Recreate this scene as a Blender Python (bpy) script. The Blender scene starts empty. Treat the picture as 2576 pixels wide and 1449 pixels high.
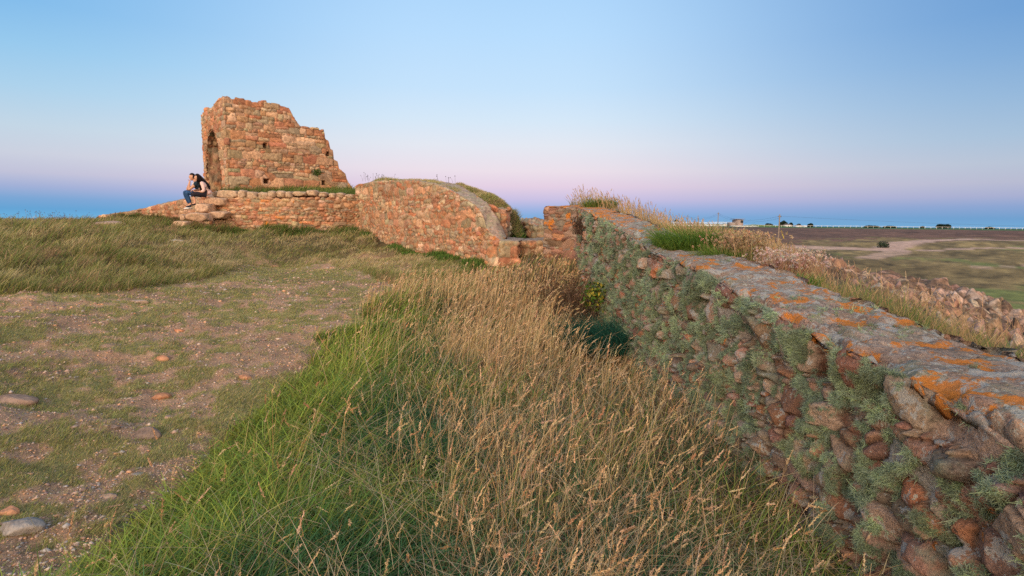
import bpy, math, random
import numpy as np
from mathutils import Vector, Matrix
R = math.radians
random.seed(7)
rng = np.random.default_rng(7)
scene = bpy.context.scene
col = scene.collection

# ------------------------------------------------------------------ camera
F = 1431.0
EYE = 1.6
cd = bpy.data.cameras.new('camera'); cam = bpy.data.objects.new('camera', cd); col.objects.link(cam)
cd.lens = 20.0; cd.sensor_width = 36.0; cd.clip_start = 0.05; cd.clip_end = 60000
CM = Matrix.Translation((0, 0, EYE)) @ Matrix.Rotation(R(90 - 6.56), 4, 'X') @ Matrix.Rotation(R(0.6), 4, 'Z')
cam.matrix_world = CM
scene.camera = cam
CR = np.array(CM.to_3x3())

def ray(u, v):
    d = np.array([(u - 1288) / F, -(v - 724.5) / F, -1.0])
    return CR @ d
def at(u, v, D):            # the point seen at (u, v) that lies D metres forward
    d = ray(u, v); return np.array([0, 0, EYE]) + d * (D / d[1])
def atx(u, v, x):           # the point seen at (u, v) in the vertical plane x
    d = ray(u, v); return np.array([0, 0, EYE]) + d * (x / d[0])
def upx(x, y, z):           # world -> picture column/row (for planning only)
    p = CR.T @ (np.array([x, y, z]) - np.array([0, 0, EYE])); return 1288 - F * p[0] / p[2], 724.5 + F * p[1] / p[2]

# ------------------------------------------------------------------ numpy noise
_T = np.random.default_rng(99).random((256, 256)).astype(np.float32)
def vn(x, y, s=0):
    x = np.asarray(x, float) + s * 17.3; y = np.asarray(y, float) + s * 31.7
    xi = np.floor(x).astype(int); yi = np.floor(y).astype(int); fx = x - xi; fy = y - yi
    fx = fx * fx * (3 - 2 * fx); fy = fy * fy * (3 - 2 * fy)
    a = _T[xi & 255, yi & 255]; b = _T[(xi + 1) & 255, yi & 255]; c = _T[xi & 255, (yi + 1) & 255]; d = _T[(xi + 1) & 255, (yi + 1) & 255]
    return (a * (1 - fx) + b * fx) * (1 - fy) + (c * (1 - fx) + d * fx) * fy
def fbm(x, y, s=0, o=4, g=.5):
    t = 0; a = 1; n = 0
    for k in range(o):
        t = t + a * vn(x * 2 ** k, y * 2 ** k, s + k * 3); n += a; a *= g
    return t / n
def sst(a, b, x):
    t = np.clip((x - a) / (b - a), 0, 1); return t * t * (3 - 2 * t)
def lin(c):
    c = np.asarray(c, float) / 255.; return np.where(c < .04045, c / 12.92, ((c + .055) / 1.055) ** 2.4)

# ------------------------------------------------------------------ mesh helpers
WORLD_BUILT = {'ruined_tower', 'terrace_wall', 'lichened_wall'}     # their parts are laid out in world coordinates
def npmesh(name, V, Q, mat=None, parent=None, attrs=None, smooth=False):
    me = bpy.data.meshes.new(name)
    V = np.asarray(V, float)
    if parent is not None and parent.name in WORLD_BUILT: V = V - np.array(parent.location)
    V = V.astype(np.float32); Q = np.asarray(Q, np.int32)
    me.vertices.add(len(V)); me.vertices.foreach_set('co', V.ravel())
    k = Q.shape[1]
    me.loops.add(Q.size); me.loops.foreach_set('vertex_index', Q.ravel())
    me.polygons.add(len(Q)); me.polygons.foreach_set('loop_start', np.arange(0, Q.size, k, dtype=np.int32))
    if smooth: me.polygons.foreach_set('use_smooth', np.ones(len(Q), bool))
    me.update(calc_edges=True)
    for n, val in (attrs or {}).items():
        val = np.asarray(val, np.float32)
        if val.ndim == 2:
            a = me.attributes.new(n, 'FLOAT_COLOR', 'POINT')
            if val.shape[1] == 3: val = np.concatenate([val, np.ones((len(val), 1), np.float32)], 1)
            a.data.foreach_set('color', val.ravel())
        else:
            a = me.attributes.new(n, 'FLOAT', 'POINT'); a.data.foreach_set('value', val.ravel())
    if mat: me.materials.append(mat)
    o = bpy.data.objects.new(name, me); col.objects.link(o)
    if parent: o.parent = parent
    return o
def tag(o, label=None, cat=None, group=None, kind=None):
    if label: o['label'] = label
    if cat: o['category'] = cat
    if group: o['group'] = group
    if kind: o['kind'] = kind
    return o
def empty(name, loc=(0, 0, 0)):
    o = bpy.data.objects.new(name, None); o.location = loc; col.objects.link(o); return o
def grid_quads(n, m, mask=None, flip=False):
    i, j = np.meshgrid(np.arange(n - 1), np.arange(m - 1), indexing='ij')
    a = i * m + j
    q = np.stack([a, a + m, a + m + 1, a + 1], -1)
    if flip: q = q[..., ::-1]
    if mask is not None: q = q[mask]
    return q.reshape(-1, 4)
class Acc:
    def __init__(s): s.V = []; s.Q = []; s.A = {}; s.n = 0
    def add(s, V, Q, **A):
        V = np.asarray(V).reshape(-1, 3); s.V.append(V); s.Q.append(np.asarray(Q) + s.n); s.n += len(V)
        for k, a in A.items():
            a = np.asarray(a, float)
            if a.ndim == 0: a = np.full(len(V), float(a))
            if a.ndim == 1 and len(a) == 3 and len(V) != 3: a = np.tile(a, (len(V), 1))
            s.A.setdefault(k, []).append(a)
    def build(s, name, mat, parent=None, smooth=False):
        return npmesh(name, np.concatenate(s.V), np.concatenate(s.Q), mat, parent, {k: np.concatenate(v) for k, v in s.A.items()}, smooth)
def box_vq(c, h, rot=0):
    c = np.asarray(c, float); s = np.array([[x, y, z] for x in (-1, 1) for y in (-1, 1) for z in (-1, 1)], float) * h
    ca, sa = math.cos(rot), math.sin(rot); s = s @ np.array([[ca, sa, 0], [-sa, ca, 0], [0, 0, 1]])
    return s + c, np.array([[0, 1, 3, 2], [4, 6, 7, 5], [0, 4, 5, 1], [2, 3, 7, 6], [0, 2, 6, 4], [1, 5, 7, 3]])
def tube_vq(pts, rad, n=8):
    pts = np.asarray(pts, float); rad = np.broadcast_to(rad, (len(pts),)); V = []
    for k, p in enumerate(pts):
        t = pts[min(k + 1, len(pts) - 1)] - pts[max(k - 1, 0)]; t = t / (np.linalg.norm(t) + 1e-9)
        r = np.array([0, 0, 1.]) if abs(t[2]) < .9 else np.array([1., 0, 0])
        a = np.cross(t, r); a /= np.linalg.norm(a); b = np.cross(t, a)
        for q in range(n):
            g = 2 * math.pi * q / n; V.append(p + rad[k] * (a * math.cos(g) + b * math.sin(g)))
    Q = [[k * n + q, k * n + (q + 1) % n, (k + 1) * n + (q + 1) % n, (k + 1) * n + q] for k in range(len(pts) - 1) for q in range(n)]
    e = (len(pts) - 1) * n
    for q in range(0, n - 2, 2):
        Q.append([e, e + q + 1, e + q + 2, e + (q + 3) % n] if q + 3 <= n else [e, e + q + 1, e + q + 2, e + q + 2])
    return np.array(V), np.array(Q)

# ------------------------------------------------------------------ materials
def newmat(name):
    m = bpy.data.materials.new(name); m.use_nodes = True; nt = m.node_tree; nt.nodes.clear()
    out = nt.nodes.new('ShaderNodeOutputMaterial'); b = nt.nodes.new('ShaderNodeBsdfPrincipled')
    nt.links.new(b.outputs[0], out.inputs[0]); b.inputs['Roughness'].default_value = .9; b.inputs['Specular IOR Level'].default_value = .2
    return m, nt, b, out
def noise(nt, scale, detail=4, rough=.55, dist=0, vec=None):
    n = nt.nodes.new('ShaderNodeTexNoise'); n.inputs['Scale'].default_value = scale; n.inputs['Detail'].default_value = detail
    n.inputs['Roughness'].default_value = rough; n.inputs['Distortion'].default_value = dist
    if vec is None:
        t = nt.nodes.new('ShaderNodeTexCoord'); vec = t.outputs['Object']
    nt.links.new(vec, n.inputs['Vector']); return n.outputs['Fac']
def ramp(nt, fac, stops, interp='LINEAR'):
    r = nt.nodes.new('ShaderNodeValToRGB'); r.color_ramp.interpolation = interp
    e = r.color_ramp.elements
    while len(e) > 1: e.remove(e[-1])
    e[0].position = stops[0][0]; e[0].color = (*stops[0][1], 1)
    for p, c in stops[1:]:
        q = e.new(p); q.color = (*c, 1)
    nt.links.new(fac, r.inputs[0]); return r.outputs[0]
def mix(nt, fac, a, b, mode='MIX'):
    m = nt.nodes.new('ShaderNodeMix'); m.data_type = 'RGBA'; m.blend_type = mode
    for s, v in ((m.inputs[0], fac), (m.inputs[6], a), (m.inputs[7], b)):
        if isinstance(v, bpy.types.NodeSocket): nt.links.new(v, s)
        elif isinstance(v, (int, float)): s.default_value = v
        else: s.default_value = (*v, 1)
    return m.outputs[2]
def mth(nt, op, a, b=0.):
    m = nt.nodes.new('ShaderNodeMath'); m.operation = op
    for s, v in ((m.inputs[0], a), (m.inputs[1], b)):
        if isinstance(v, bpy.types.NodeSocket): nt.links.new(v, s)
        else: s.default_value = v
    return m.outputs[0]
def attr(nt, n, o='Color'):
    a = nt.nodes.new('ShaderNodeAttribute'); a.attribute_name = n; return a.outputs[o]
def bump(nt, b, h, dist, strength=1.):
    n = nt.nodes.new('ShaderNodeBump'); n.inputs['Distance'].default_value = dist; n.inputs['Strength'].default_value = strength
    nt.links.new(h, n.inputs['Height']); nt.links.new(n.outputs[0], b.inputs['Normal'])
def plain(name, c, rough=.8, var=.15, scale=6):
    m, nt, b, o = newmat(name)
    f = noise(nt, scale, 3); c = np.array(c)
    nt.links.new(ramp(nt, f, [(.3, tuple(c * (1 - var))), (.7, tuple(c * (1 + var)))]), b.inputs['Base Color']); b.inputs['Roughness'].default_value = rough
    return m
def blade_mat(name, trans=.35):
    m, nt, b, out = newmat(name)
    c = attr(nt, 'col'); nt.links.new(c, b.inputs['Base Color']); b.inputs['Roughness'].default_value = .65
    t = nt.nodes.new('ShaderNodeBsdfTranslucent'); nt.links.new(c, t.inputs[0])
    s = nt.nodes.new('ShaderNodeMixShader'); s.inputs[0].default_value = trans
    nt.links.new(b.outputs[0], s.inputs[1]); nt.links.new(t.outputs[0], s.inputs[2]); nt.links.new(s.outputs[0], out.inputs[0])
    return m
def stone_mat(name, orange=.62, grey=.6, fine=30., white=.68, gcol=(.20, .19, .12), bump_d=.012, dark=.0, osc=2.6, sharp=.04):
    """granite: colour per stone from the mesh, mottled; crusts of lichen in patches"""
    m, nt, b, out = newmat(name)
    c = attr(nt, 'col')
    mot = noise(nt, fine, 6, .7); big = noise(nt, 3., 4, .6)
    k = ramp(nt, mot, [(.28, (.45, .42, .40)), (.5, (1, 1, 1)), (.72, (1.5, 1.48, 1.42))])
    c = mix(nt, 1., c, k, 'MULTIPLY')
    k2 = ramp(nt, big, [(.3, (.8, .78, .76)), (.7, (1.15, 1.15, 1.15))]); c = mix(nt, 1., c, k2, 'MULTIPLY')
    li = attr(nt, 'lich', 'Fac')
    g = mth(nt, 'ADD', noise(nt, 4.3, 6, .65, .3), li)
    c = mix(nt, ramp(nt, g, [(grey, (0, 0, 0)), (grey + .12, (.75, .75, .75))]), c, mix(nt, mot, tuple(np.array(gcol) * .6), tuple(np.array(gcol) * 1.4)))
    tc = nt.nodes.new('ShaderNodeTexCoord'); mp = nt.nodes.new('ShaderNodeMapping'); nt.links.new(tc.outputs['Object'], mp.inputs[0]); mp.inputs['Location'].default_value = (7, 3, 9)
    w = mth(nt, 'ADD', noise(nt, 9., 6, .7, .2, mp.outputs[0]), li)
    c = mix(nt, ramp(nt, w, [(white, (0, 0, 0)), (white + sharp, (.75, .75, .75))]), c, (.42, .42, .40))
    w2 = mth(nt, 'ADD', noise(nt, 26., 5, .7, .3, mp.outputs[0]), li)
    c = mix(nt, ramp(nt, w2, [(white + .04, (0, 0, 0)), (white + .04 + sharp, (.85, .85, .85))]), c, mix(nt, noise(nt, 4, 3), (.30, .31, .24), (.56, .54, .50)))
    w3 = noise(nt, 34., 4, .7, .2)
    c = mix(nt, ramp(nt, w3, [(.62, (0, 0, 0)), (.68, (dark, dark, dark))]), c, (.05, .04, .035))
    mp2 = nt.nodes.new('ShaderNodeMapping'); nt.links.new(tc.outputs['Object'], mp2.inputs[0]); mp2.inputs['Location'].default_value = (-4, 11, 2)
    orr = mth(nt, 'ADD', noise(nt, osc, 8, .72, .4, mp2.outputs[0]), attr(nt, 'orng', 'Fac'))
    c = mix(nt, ramp(nt, orr, [(orange, (0, 0, 0)), (orange + .04, (.9, .9, .9))]), c, mix(nt, mot, (.42, .11, .015), (.72, .27, .03)))
    nt.links.new(c, b.inputs['Base Color'])
    h = mth(nt, 'ADD', mth(nt, 'MULTIPLY', mot, .6), mth(nt, 'MULTIPLY', noise(nt, fine * 3.5, 3, .6), .3))
    bump(nt, b, h, bump_d, 1.)
    return m

M_blade = blade_mat('grass_blades'); M_leaf = blade_mat('leaves', .4); M_dryhead = blade_mat('seed_heads', .3)
M_tower = stone_mat('tower_granite', orange=.70, grey=.62, fine=11, white=.76, gcol=(.26, .22, .14), bump_d=.02)
M_wall = stone_mat('ruin_granite', orange=.68, grey=.58, fine=14, white=.73, gcol=(.27, .24, .15), bump_d=.02)
M_near = stone_mat('lichened_granite', orange=.60, grey=.57, fine=75, white=.61, gcol=(.25, .26, .19), bump_d=.03, dark=.75, osc=4.6, sharp=.02)
M_crag = stone_mat('crag_granite', orange=.76, grey=.60, fine=6, bump_d=.06)
M_hair = plain('hair', (.018, .010, .007), .5)

# ------------------------------------------------------------------ masonry pattern
PAL = np.array([.93, .89, .83]) * np.array([[.48, .27, .165], [.50, .265, .165], [.45, .25, .155], [.50, .32, .21], [.44, .21, .125], [.46, .30, .20], [.56, .37, .25], [.38, .26, .17], [.50, .23, .125], [.42, .33, .23], [.34, .27, .19], [.60, .44, .31], [.40, .20, .12]])
PAL_N = np.array([1.0, .92, .86]) * np.array([[.33, .20, .155], [.40, .24, .18], [.27, .17, .125], [.36, .27, .22], [.24, .13, .09], [.34, .28, .23], [.40, .20, .12], [.22, .18, .15], [.30, .27, .24], [.42, .31, .25]])
def seeds(a0, a1, b0, b1, h0, h1, asp, seed, rot=.12, split=.25):
    g = np.random.default_rng(seed); S = []; b = b0
    while b < b1 + h1:
        h = h0 + (h1 - h0) * g.random() ** 1.4 if g.random() < .75 else g.uniform(h0 * .5, h0); a = a0 - g.random() * h
        while a < a1 + h:
            w = h * g.uniform(*asp)
            jb = g.normal() * h * .13
            if g.random() < split and h > h0 * 1.2:
                f = g.uniform(.35, .65)
                S.append((a + w / 2, b + h * f / 2 + jb, w / 2, h * f / 2, g.normal() * rot)); S.append((a + w / 2, b + h * (1 + f) / 2 + jb, w / 2, h * (1 - f) / 2, g.normal() * rot))
            else: S.append((a + w / 2, b + h / 2 + jb, w / 2 * g.uniform(.85, 1.1), h / 2 * g.uniform(.9, 1.15), g.normal() * rot))
            a += w
        b += h * .97
    return np.array(S)
def masonry(A, B, S, seed=0, p=4., joint=.03, jw=.022, off=.018, tilt=.12, rough=.010, bulge=.02, warp=.035, pal=PAL, jcol=(.13, .075, .05), fine=0.):
    """A, B: pattern coordinates (metres) of every grid vertex. Returns outward offset and colour."""
    g = np.random.default_rng(seed + 5)
    Aw = A + warp * (fbm(A * 5, B * 5, seed, 3) - .5) * 2; Bw = B + warp * (fbm(A * 5, B * 5, seed + 40, 3) - .5) * 2
    F1 = np.full(A.shape, 1e9); F2 = np.full(A.shape, 1e9); ID = np.zeros(A.shape, int)
    a_lo = A.min(1); a_hi = A.max(1)
    DX = np.zeros(A.shape); DY = np.zeros(A.shape)
    for k, (sx, sy, w, h, r) in enumerate(S):
        rad = 2.3 * max(w, h) + 2 * warp
        i0 = np.searchsorted(a_hi, sx - rad); i1 = np.searchsorted(a_lo, sx + rad)
        if i1 <= i0: continue
        dx = Aw[i0:i1] - sx; dy = Bw[i0:i1] - sy
        c, s_ = math.cos(r), math.sin(r); ex = dx * c + dy * s_; ey = -dx * s_ + dy * c
        d = ((np.abs(ex) / w) ** p + (np.abs(ey) / h) ** p) ** (1 / p)
        f1 = F1[i0:i1]; f2 = F2[i0:i1]; bt = d < f1
        F2[i0:i1] = np.where(bt, f1, np.minimum(f2, d)); F1[i0:i1] = np.where(bt, d, f1)
        ID[i0:i1] = np.where(bt, k, ID[i0:i1]); DX[i0:i1] = np.where(bt, dx, DX[i0:i1]); DY[i0:i1] = np.where(bt, dy, DY[i0:i1])
    n = len(S); o = g.normal(0, off, n); tx = g.normal(0, tilt, n); ty = g.normal(0, tilt, n)
    sz = np.minimum(S[:, 2], S[:, 3])
    e = (F2 - F1) * .5 * sz[ID]                     # metres from the joint
    t = 1 - np.exp(-np.maximum(e, 0) / jw)
    fac = None
    for q in range(4):
        px = g.normal(0, tilt * 1.7, n); py = g.normal(0, tilt * 1.7, n); pk_ = g.uniform(0, .5, n) * sz * tilt * 3
        v = pk_[ID] + px[ID] * DX + py[ID] * DY; fac = v if fac is None else np.minimum(fac, v)
    H = (o[ID] + joint) * t - joint + bulge * (1 - np.clip(F1, 0, 1) ** 3) * t + fac * t
    H = H + rough * (fbm(A * 14, B * 14, seed + 9, 3) - .5) * 2 * t
    if fine: H = H + fine * (np.abs(fbm(A * 45, B * 45, seed + 19, 3) - .5) * -3 + (fbm(A * 110, B * 110, seed + 29, 2) - .5)) * (.4 + .6 * t)
    C = pal[g.integers(0, len(pal), n)] * g.uniform(.78, 1.25, (n, 1)) * (1 + g.normal(0, .04, (n, 3)))
    C = C[ID]; jm = np.exp(-np.maximum(e, 0) / (jw * .35))[..., None] * .8
    C = C * (1 - jm) + np.array(jcol) * jm
    return H, C, e, ID

def resample(pts, ds):
    """polyline (n,k) with first two columns x,y -> points at roughly ds(x,y) spacing; returns pts, arclength"""
    pts = np.asarray(pts, float); L = np.r_[0, np.cumsum(np.linalg.norm(np.diff(pts[:, :2], axis=0), axis=1))]
    s = [0.]
    while s[-1] < L[-1]:
        x = np.interp(s[-1], L, pts[:, 0]); y = np.interp(s[-1], L, pts[:, 1]); s.append(s[-1] + (ds(x, y) if callable(ds) else ds))
    s = np.array(s[:-1] + [L[-1]])
    return np.stack([np.interp(s, L, pts[:, k]) for k in range(pts.shape[1])], 1), s
def steps(s, amp, lo, hi, seed):
    g = np.random.default_rng(seed); x = [s[0]]
    while x[-1] < s[-1]: x.append(x[-1] + g.uniform(lo, hi))
    v = g.normal(0, amp, len(x)); return v[np.searchsorted(x, s, side='right') - 1]

def wrap_wall(acc, pts, ds, dz, seed, size, top_n=14, back=True, round_=.06, mask=None, inward=None, holes=(), topfade=1., lich=None, orng=None, calm=None, **kw):
    """pts rows: x_out, y_out, x_in, y_in, z_bottom, z_top_out, z_top_in. One surface: outer face, top, inner face."""
    P, s = resample(pts, ds); n = len(s)
    po = P[:, 0:2]; pi = P[:, 2:4]; zb = P[:, 4]; zo = P[:, 5]; zi = P[:, 6]
    if kw.get('jag'):
        j = kw.pop('jag'); d = steps(s, j[0], j[1], j[2], seed + 77) + (fbm(s * 9, s * 0, seed) - .5) * j[0]
        zo = zo + d; zi = zi + d
    else: kw.pop('jag', None)
    T = np.gradient(po, axis=0); T /= np.linalg.norm(T, axis=1)[:, None] + 1e-9
    k = 5; Tp = np.pad(T, ((k, k), (0, 0)), 'edge'); T = np.stack([np.convolve(Tp[:, q], np.ones(2 * k + 1) / (2 * k + 1), 'valid') for q in (0, 1)], 1); T /= np.linalg.norm(T, axis=1)[:, None]
    sgn = inward or 1
    N = np.stack([T[:, 1], -T[:, 0]], 1) * sgn
    nf = max(3, int(np.ceil((zo - zb).max() / dz)) + 1); nb = nf // 3 if back else 0
    th = np.linalg.norm(pi - po, axis=1)
    nt_ = top_n
    rows = []; A = []; B = []; NN = []; FA = []
    up = np.array([0, 0, 1.])
    N3 = np.concatenate([N, np.zeros((n, 1))], 1)
    for q in range(nf):
        t = q / (nf - 1); z = zb + (zo - zb) * t
        c = np.clip(1 - (zo - z) / round_, 0, 1)[:, None]
        p = np.concatenate([po, z[:, None]], 1) - N3 * c ** 2 * round_ * .45
        nn = N3 * (1 - c * .5) + up * c * .5
        rows.append(p); A.append(s); B.append(z); NN.append(nn); FA.append(np.zeros(n))
    for q in range(1, nt_):
        t = q / nt_; dist = th * t
        p2 = po + (pi - po) * t; z = zo + (zi - zo) * t
        c = np.clip(1 - dist / round_, 0, 1)[:, None]; c2 = np.clip(1 - (th - dist) / round_, 0, 1)[:, None]
        p = np.concatenate([p2, z[:, None]], 1) - up * (c ** 2 + c2 ** 2) * round_ * .45
        rows.append(p); A.append(s); B.append(zo + dist); NN.append(up * (1 - c * .5) + N3 * c * .5 - N3 * c2 * .4); FA.append(np.full(n, 1.))
    for q in range(nb):
        t = q / (nb - 1); z = zi + (zb - zi) * t
        rows.append(np.concatenate([pi, z[:, None]], 1)); A.append(s); B.append(zo + th + (zi - z)); NN.append(-N3); FA.append(np.full(n, 2.))
    P3 = np.stack(rows, 1); A = np.stack(A, 1); B = np.stack(B, 1); NN = np.stack(NN, 1); FA = np.stack(FA, 1)
    NN /= np.linalg.norm(NN, axis=2)[..., None]
    S = seeds(A.min(), A.max(), B.min(), B.max(), size[0], size[1], size[2], seed, size[3], size[4])
    H, C, e, ID = masonry(A, B, S, seed, **kw)
    if topfade < 1:
        tm = (FA == 1)
        dtop = np.where(tm, B - zo[:, None], 0); e_f = topfade + (1 - topfade) * sst(.22, .03, dtop + .16 * (fbm(A * 4, B * 4, seed + 2, 3) - .5)) if round_ > .065 else topfade
        zf = np.where(FA == 0, np.clip(1 - (zo[:, None] - B) / .10, 0, 1), 0); H = H * (1 - .45 * zf)
        topfade = e_f
        H = np.where(tm, H * topfade + .05 * (fbm(A * 2.2, B * 2.2, seed + 3, 3) - .5) + .026 * (fbm(A * 16, B * 16, seed + 4, 4) - .5) + .014 * (fbm(A * 45, B * 45, seed + 6, 2) - .5), H)
        cc = np.array([.33, .25, .205]) * (.5 + 1.0 * fbm(A * 16, B * 16, seed + 8, 4))[..., None]
        tf3 = (topfade if np.ndim(topfade) else np.full(A.shape, topfade))[..., None]
        C = np.where(tm[..., None], C * tf3 * .6 + cc * (1 - tf3 * .6), C)
    for (ha, hb, hw, hh) in holes:
        ins = (np.abs(A - ha) < hw) & (np.abs(B - hb) < hh) & (FA == 0); H = np.where(ins, -.34, H); C = np.where(ins[..., None], np.array([.10, .05, .03]), C)
    H = H * (1 if calm is None else calm(P3))
    P3 = P3 + NN * H[..., None]
    m = None
    if mask is not None:
        cm = mask(A, B, FA); m = ~(cm[:-1, :-1] & cm[1:, :-1] & cm[1:, 1:] & cm[:-1, 1:])
    Q = grid_quads(n, P3.shape[1], m, flip=(sgn < 0))
    L = np.zeros(A.shape) if lich is None else lich(P3, FA); O = np.zeros(A.shape) if orng is None else orng(P3, FA)
    acc.add(P3, Q, col=C.reshape(-1, 3), lich=L.ravel(), orng=O.ravel())
    return P3, s, FA

# ------------------------------------------------------------------ terrain
def rbf(pts, smooth=.02):
    P = np.array(pts, float); n = len(P); X = P[:, :2]; z = P[:, 2]
    def phi(r): return np.where(r > 1e-9, r * r * np.log(r + 1e-12), 0)
    K = phi(np.linalg.norm(X[:, None] - X[None], axis=2)) + np.eye(n) * smooth
    M = np.zeros((n + 3, n + 3)); M[:n, :n] = K; M[:n, n] = 1; M[:n, n + 1:] = X; M[n, :n] = 1; M[n + 1:, :n] = X.T
    w = np.linalg.solve(M, np.r_[z, 0, 0, 0])
    def f(x, y):
        x = np.asarray(x, float); y = np.asarray(y, float); t = w[n] + w[n + 1] * x + w[n + 2] * y
        for k in range(n): t = t + w[k] * phi(np.hypot(x - X[k, 0], y - X[k, 1]))
        return t
    return f
A_ = at
Lp = [(0, -3, 0), (-5, -3, .1), (4, -3, 0), (0, 0, 0), (-3, 0, .02), (-6, 1, .15), (-2, 2.4, 0), (1.2, 2.5, -.05), (1.3, 5, -.07), (1.35, 7.2, -.06), (-.5, 5, -.02), (0, 8, .03), (-.3, 2.5, -.03),
      (1.0, 9.5, .15), (-2.2, 4.5, 0), (-4, 4.5, .08), (-12, -3, .6), (-12, 3, 1.0)]
for u, v, D in [(0, 1000, 4.4), (620, 650, 15), (0, 740, 8), (300, 735, 8.7), (560, 692, 11.3), (600, 663, 13.5), (1000, 905, 6.4), (1100, 722, 11), (1235, 700, 12.0), (900, 640, 15), (900, 598, 18), (905, 580, 20),
                (700, 578, 18.6), (560, 572, 18.5), (460, 556, 19.2), (380, 548, 20.5), (250, 545, 22), (0, 558, 14), (200, 553, 17.5), (0, 620, 11), (200, 600, 12.5), (400, 616, 13), (560, 610, 15.5), (500, 640, 13.2),
                (-150, 640, 9.5), (1000, 618, 16.6), (1100, 648, 14.3), (1330, 672, 12.2), (750, 700, 12), (300, 900, 5.8), (700, 850, 6.8), (1200, 668, 12.9), (-200, 570, 12)]:
    Lp.append(tuple(A_(u, v, D)))
Lp += [(0.5, 16, 1.0), (-4, 25, 1.2), (-10, 28, 1.6), (-22, 28, .6), (-26, 18, .4), (-30, 8, 0), (2, 22, .9), (0.6, 13.8, 1.0)]
HL = rbf(Lp, .05)
Rp = []
for u, v, D in [(1500, 530, 13.2), (1560, 552, 11), (1650, 600, 9), (1750, 655, 6.6), (1850, 680, 5.5), (1950, 717, 4.8), (2100, 770, 4.1), (2200, 810, 3.6), (2400, 880, 3.0), (2560, 935, 2.6),
                (1600, 568, 14), (1700, 600, 13), (1800, 620, 13), (1900, 645, 12.5), (2000, 672, 11.5), (2060, 690, 12), (2200, 750, 10), (2350, 830, 8), (2576, 960, 6), (2576, 940, 4), (1640, 575, 19), (1400, 545, 17),
                (1900, 650, 22), (2050, 668, 26)]:
    Rp.append(tuple(A_(u, v, D)))
Rp += [(2.4, -2, .8), (2.4, 1, .85), (4, 0, .3), (7, 2, -.8), (12, 4, -2.6), (18, 12, -4), (20, 20, -4.3), (14, 20, -2.6), (10, 26, -1.4), (2, 22, .9), (6, 30, -.4), (26, 26, -5.6), (0, 30, .6)]
HR = rbf(Rp, .05)
def bnd(y): return np.interp(y, [-5, 0, 7, 11.0, 11.8, 12.4, 13.2, 16, 30], [1.9, 1.88, 1.75, 1.62, 1.50, 1.25, 1.15, 1.6, 2.5])
def mound_edge(y): return np.interp(y, [2, 6, 8, 8.7, 11.3, 13.5, 15.5], [-13, -9.5, -7.3, -6.2, -5.8, -6.4, -8.3])
farD = [0, 40, 60, 78, 100, 140, 170, 250, 330, 400, 700, 4000]; farZ = [-5.4, -5.4, -5.5, -4.9, -3.7, -2.35, -1.45, -.35, .38, .55, .3, -4]
def H(x, y, detail=True):
    x = np.asarray(x, float); y = np.asarray(y, float)
    w = sst(-.22, .22, x - bnd(y))
    xc = np.clip(x, -40, 40); yc = np.clip(y, -8, 40)
    z = HL(xc, yc) * (1 - w) + HR(xc, yc) * w
    r = np.hypot(x, y); azd = np.degrees(np.arctan2(x, y))
    land = np.interp(r, farD, farZ) + (fbm(x / 14, y / 14, 3, 3) - .5) * np.interp(r, [30, 60, 150, 400], [1.0, .9, .8, .2])
    sea = np.interp(r, [30, 60, 120, 200], [0, -10, -62, -80])
    wl = sst(7, 12, azd) * sst(150, 120, azd)
    far = land * wl + sea * (1 - wl)
    b = sst(26, 42, r)
    z = z * (1 - b) + far * b
    z = z - .20 * sst(12.5, 15.5, y) * sst(-1.0, -3.5, x) * (1 - b)
    if detail:
        nr = sst(60, 20, r)
        mnd = np.maximum(sst(.3, -.8, x - mound_edge(y)), sst(14.5, 16, y)) * sst(.2, -.2, x - bnd(y) + 1)
        z = z + nr * mnd * ((fbm(x * 1.5, y * 1.5, 14, 2) - .5) * .30 + (fbm(x * 4, y * 4, 15, 2) - .5) * .16)
        z = z + nr * ((fbm(x * .9, y * .9, 11, 3) - .5) * .16 + (fbm(x * 6, y * 6, 12, 3) - .5) * .075)
    return z

azc = np.r_[np.linspace(-180, -62, 60)[:-1], np.linspace(-62, 62, 900), np.linspace(62, 180, 60)[1:]]
rad = np.r_[.3, np.geomspace(.8, 60, 430), np.geomspace(60, 4500, 150)[1:]]
AZ, RR = np.meshgrid(np.radians(azc), rad, indexing='ij')
GX = RR * np.sin(AZ); GY = RR * np.cos(AZ); GZ = H(GX, GY)
# colours of the ground itself
dirt = np.array([.43, .26, .165]); turf = np.array([.25, .225, .09]); olive = np.array([.115, .105, .04]); heath = np.array([.15, .078, .052]); field = np.array([.22, .155, .065]); lush = np.array([.15, .19, .05]); litter = np.array([.16, .105, .055]); track = np.array([.52, .34, .26])
n1 = fbm(GX * 1.1, GY * 1.1, 21, 4) * .5 + .5 * fbm(GX * 3.1, GY * 3.1, 23, 3); n2 = fbm(GX * 9, GY * 9, 22, 3)
isR = sst(-.2, .2, GX - bnd(GY))
pm = sst(-.4, .4, GX - mound_edge(GY)) * sst(-1.9, -2.3, GX) * sst(16.5, 15, GY)
tf = sst(.47, .57, .6 * n1 + .4 * n2 + .03)
C = dirt * (1 - tf[..., None]) + turf * tf[..., None]
C = C * pm[..., None] + (litter * .5 + olive * .5) * (1 - pm[..., None])
C = C * (.75 + .5 * fbm(GX * 12, GY * 12, 5, 3))[..., None]
rr = RR; azd = np.degrees(AZ)
nf_ = fbm(GX / 9, GY / 22, 31, 4); nf2 = fbm(GX / 3, GY / 3, 33, 4)
nf3 = fbm(GX / 1.6, GY / 1.6, 37, 3)
CF = field * (.2 + 1.6 * nf3)[..., None] * (.35 + 1.3 * nf_)[..., None] * (.7 + .6 * nf2)[..., None]
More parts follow.
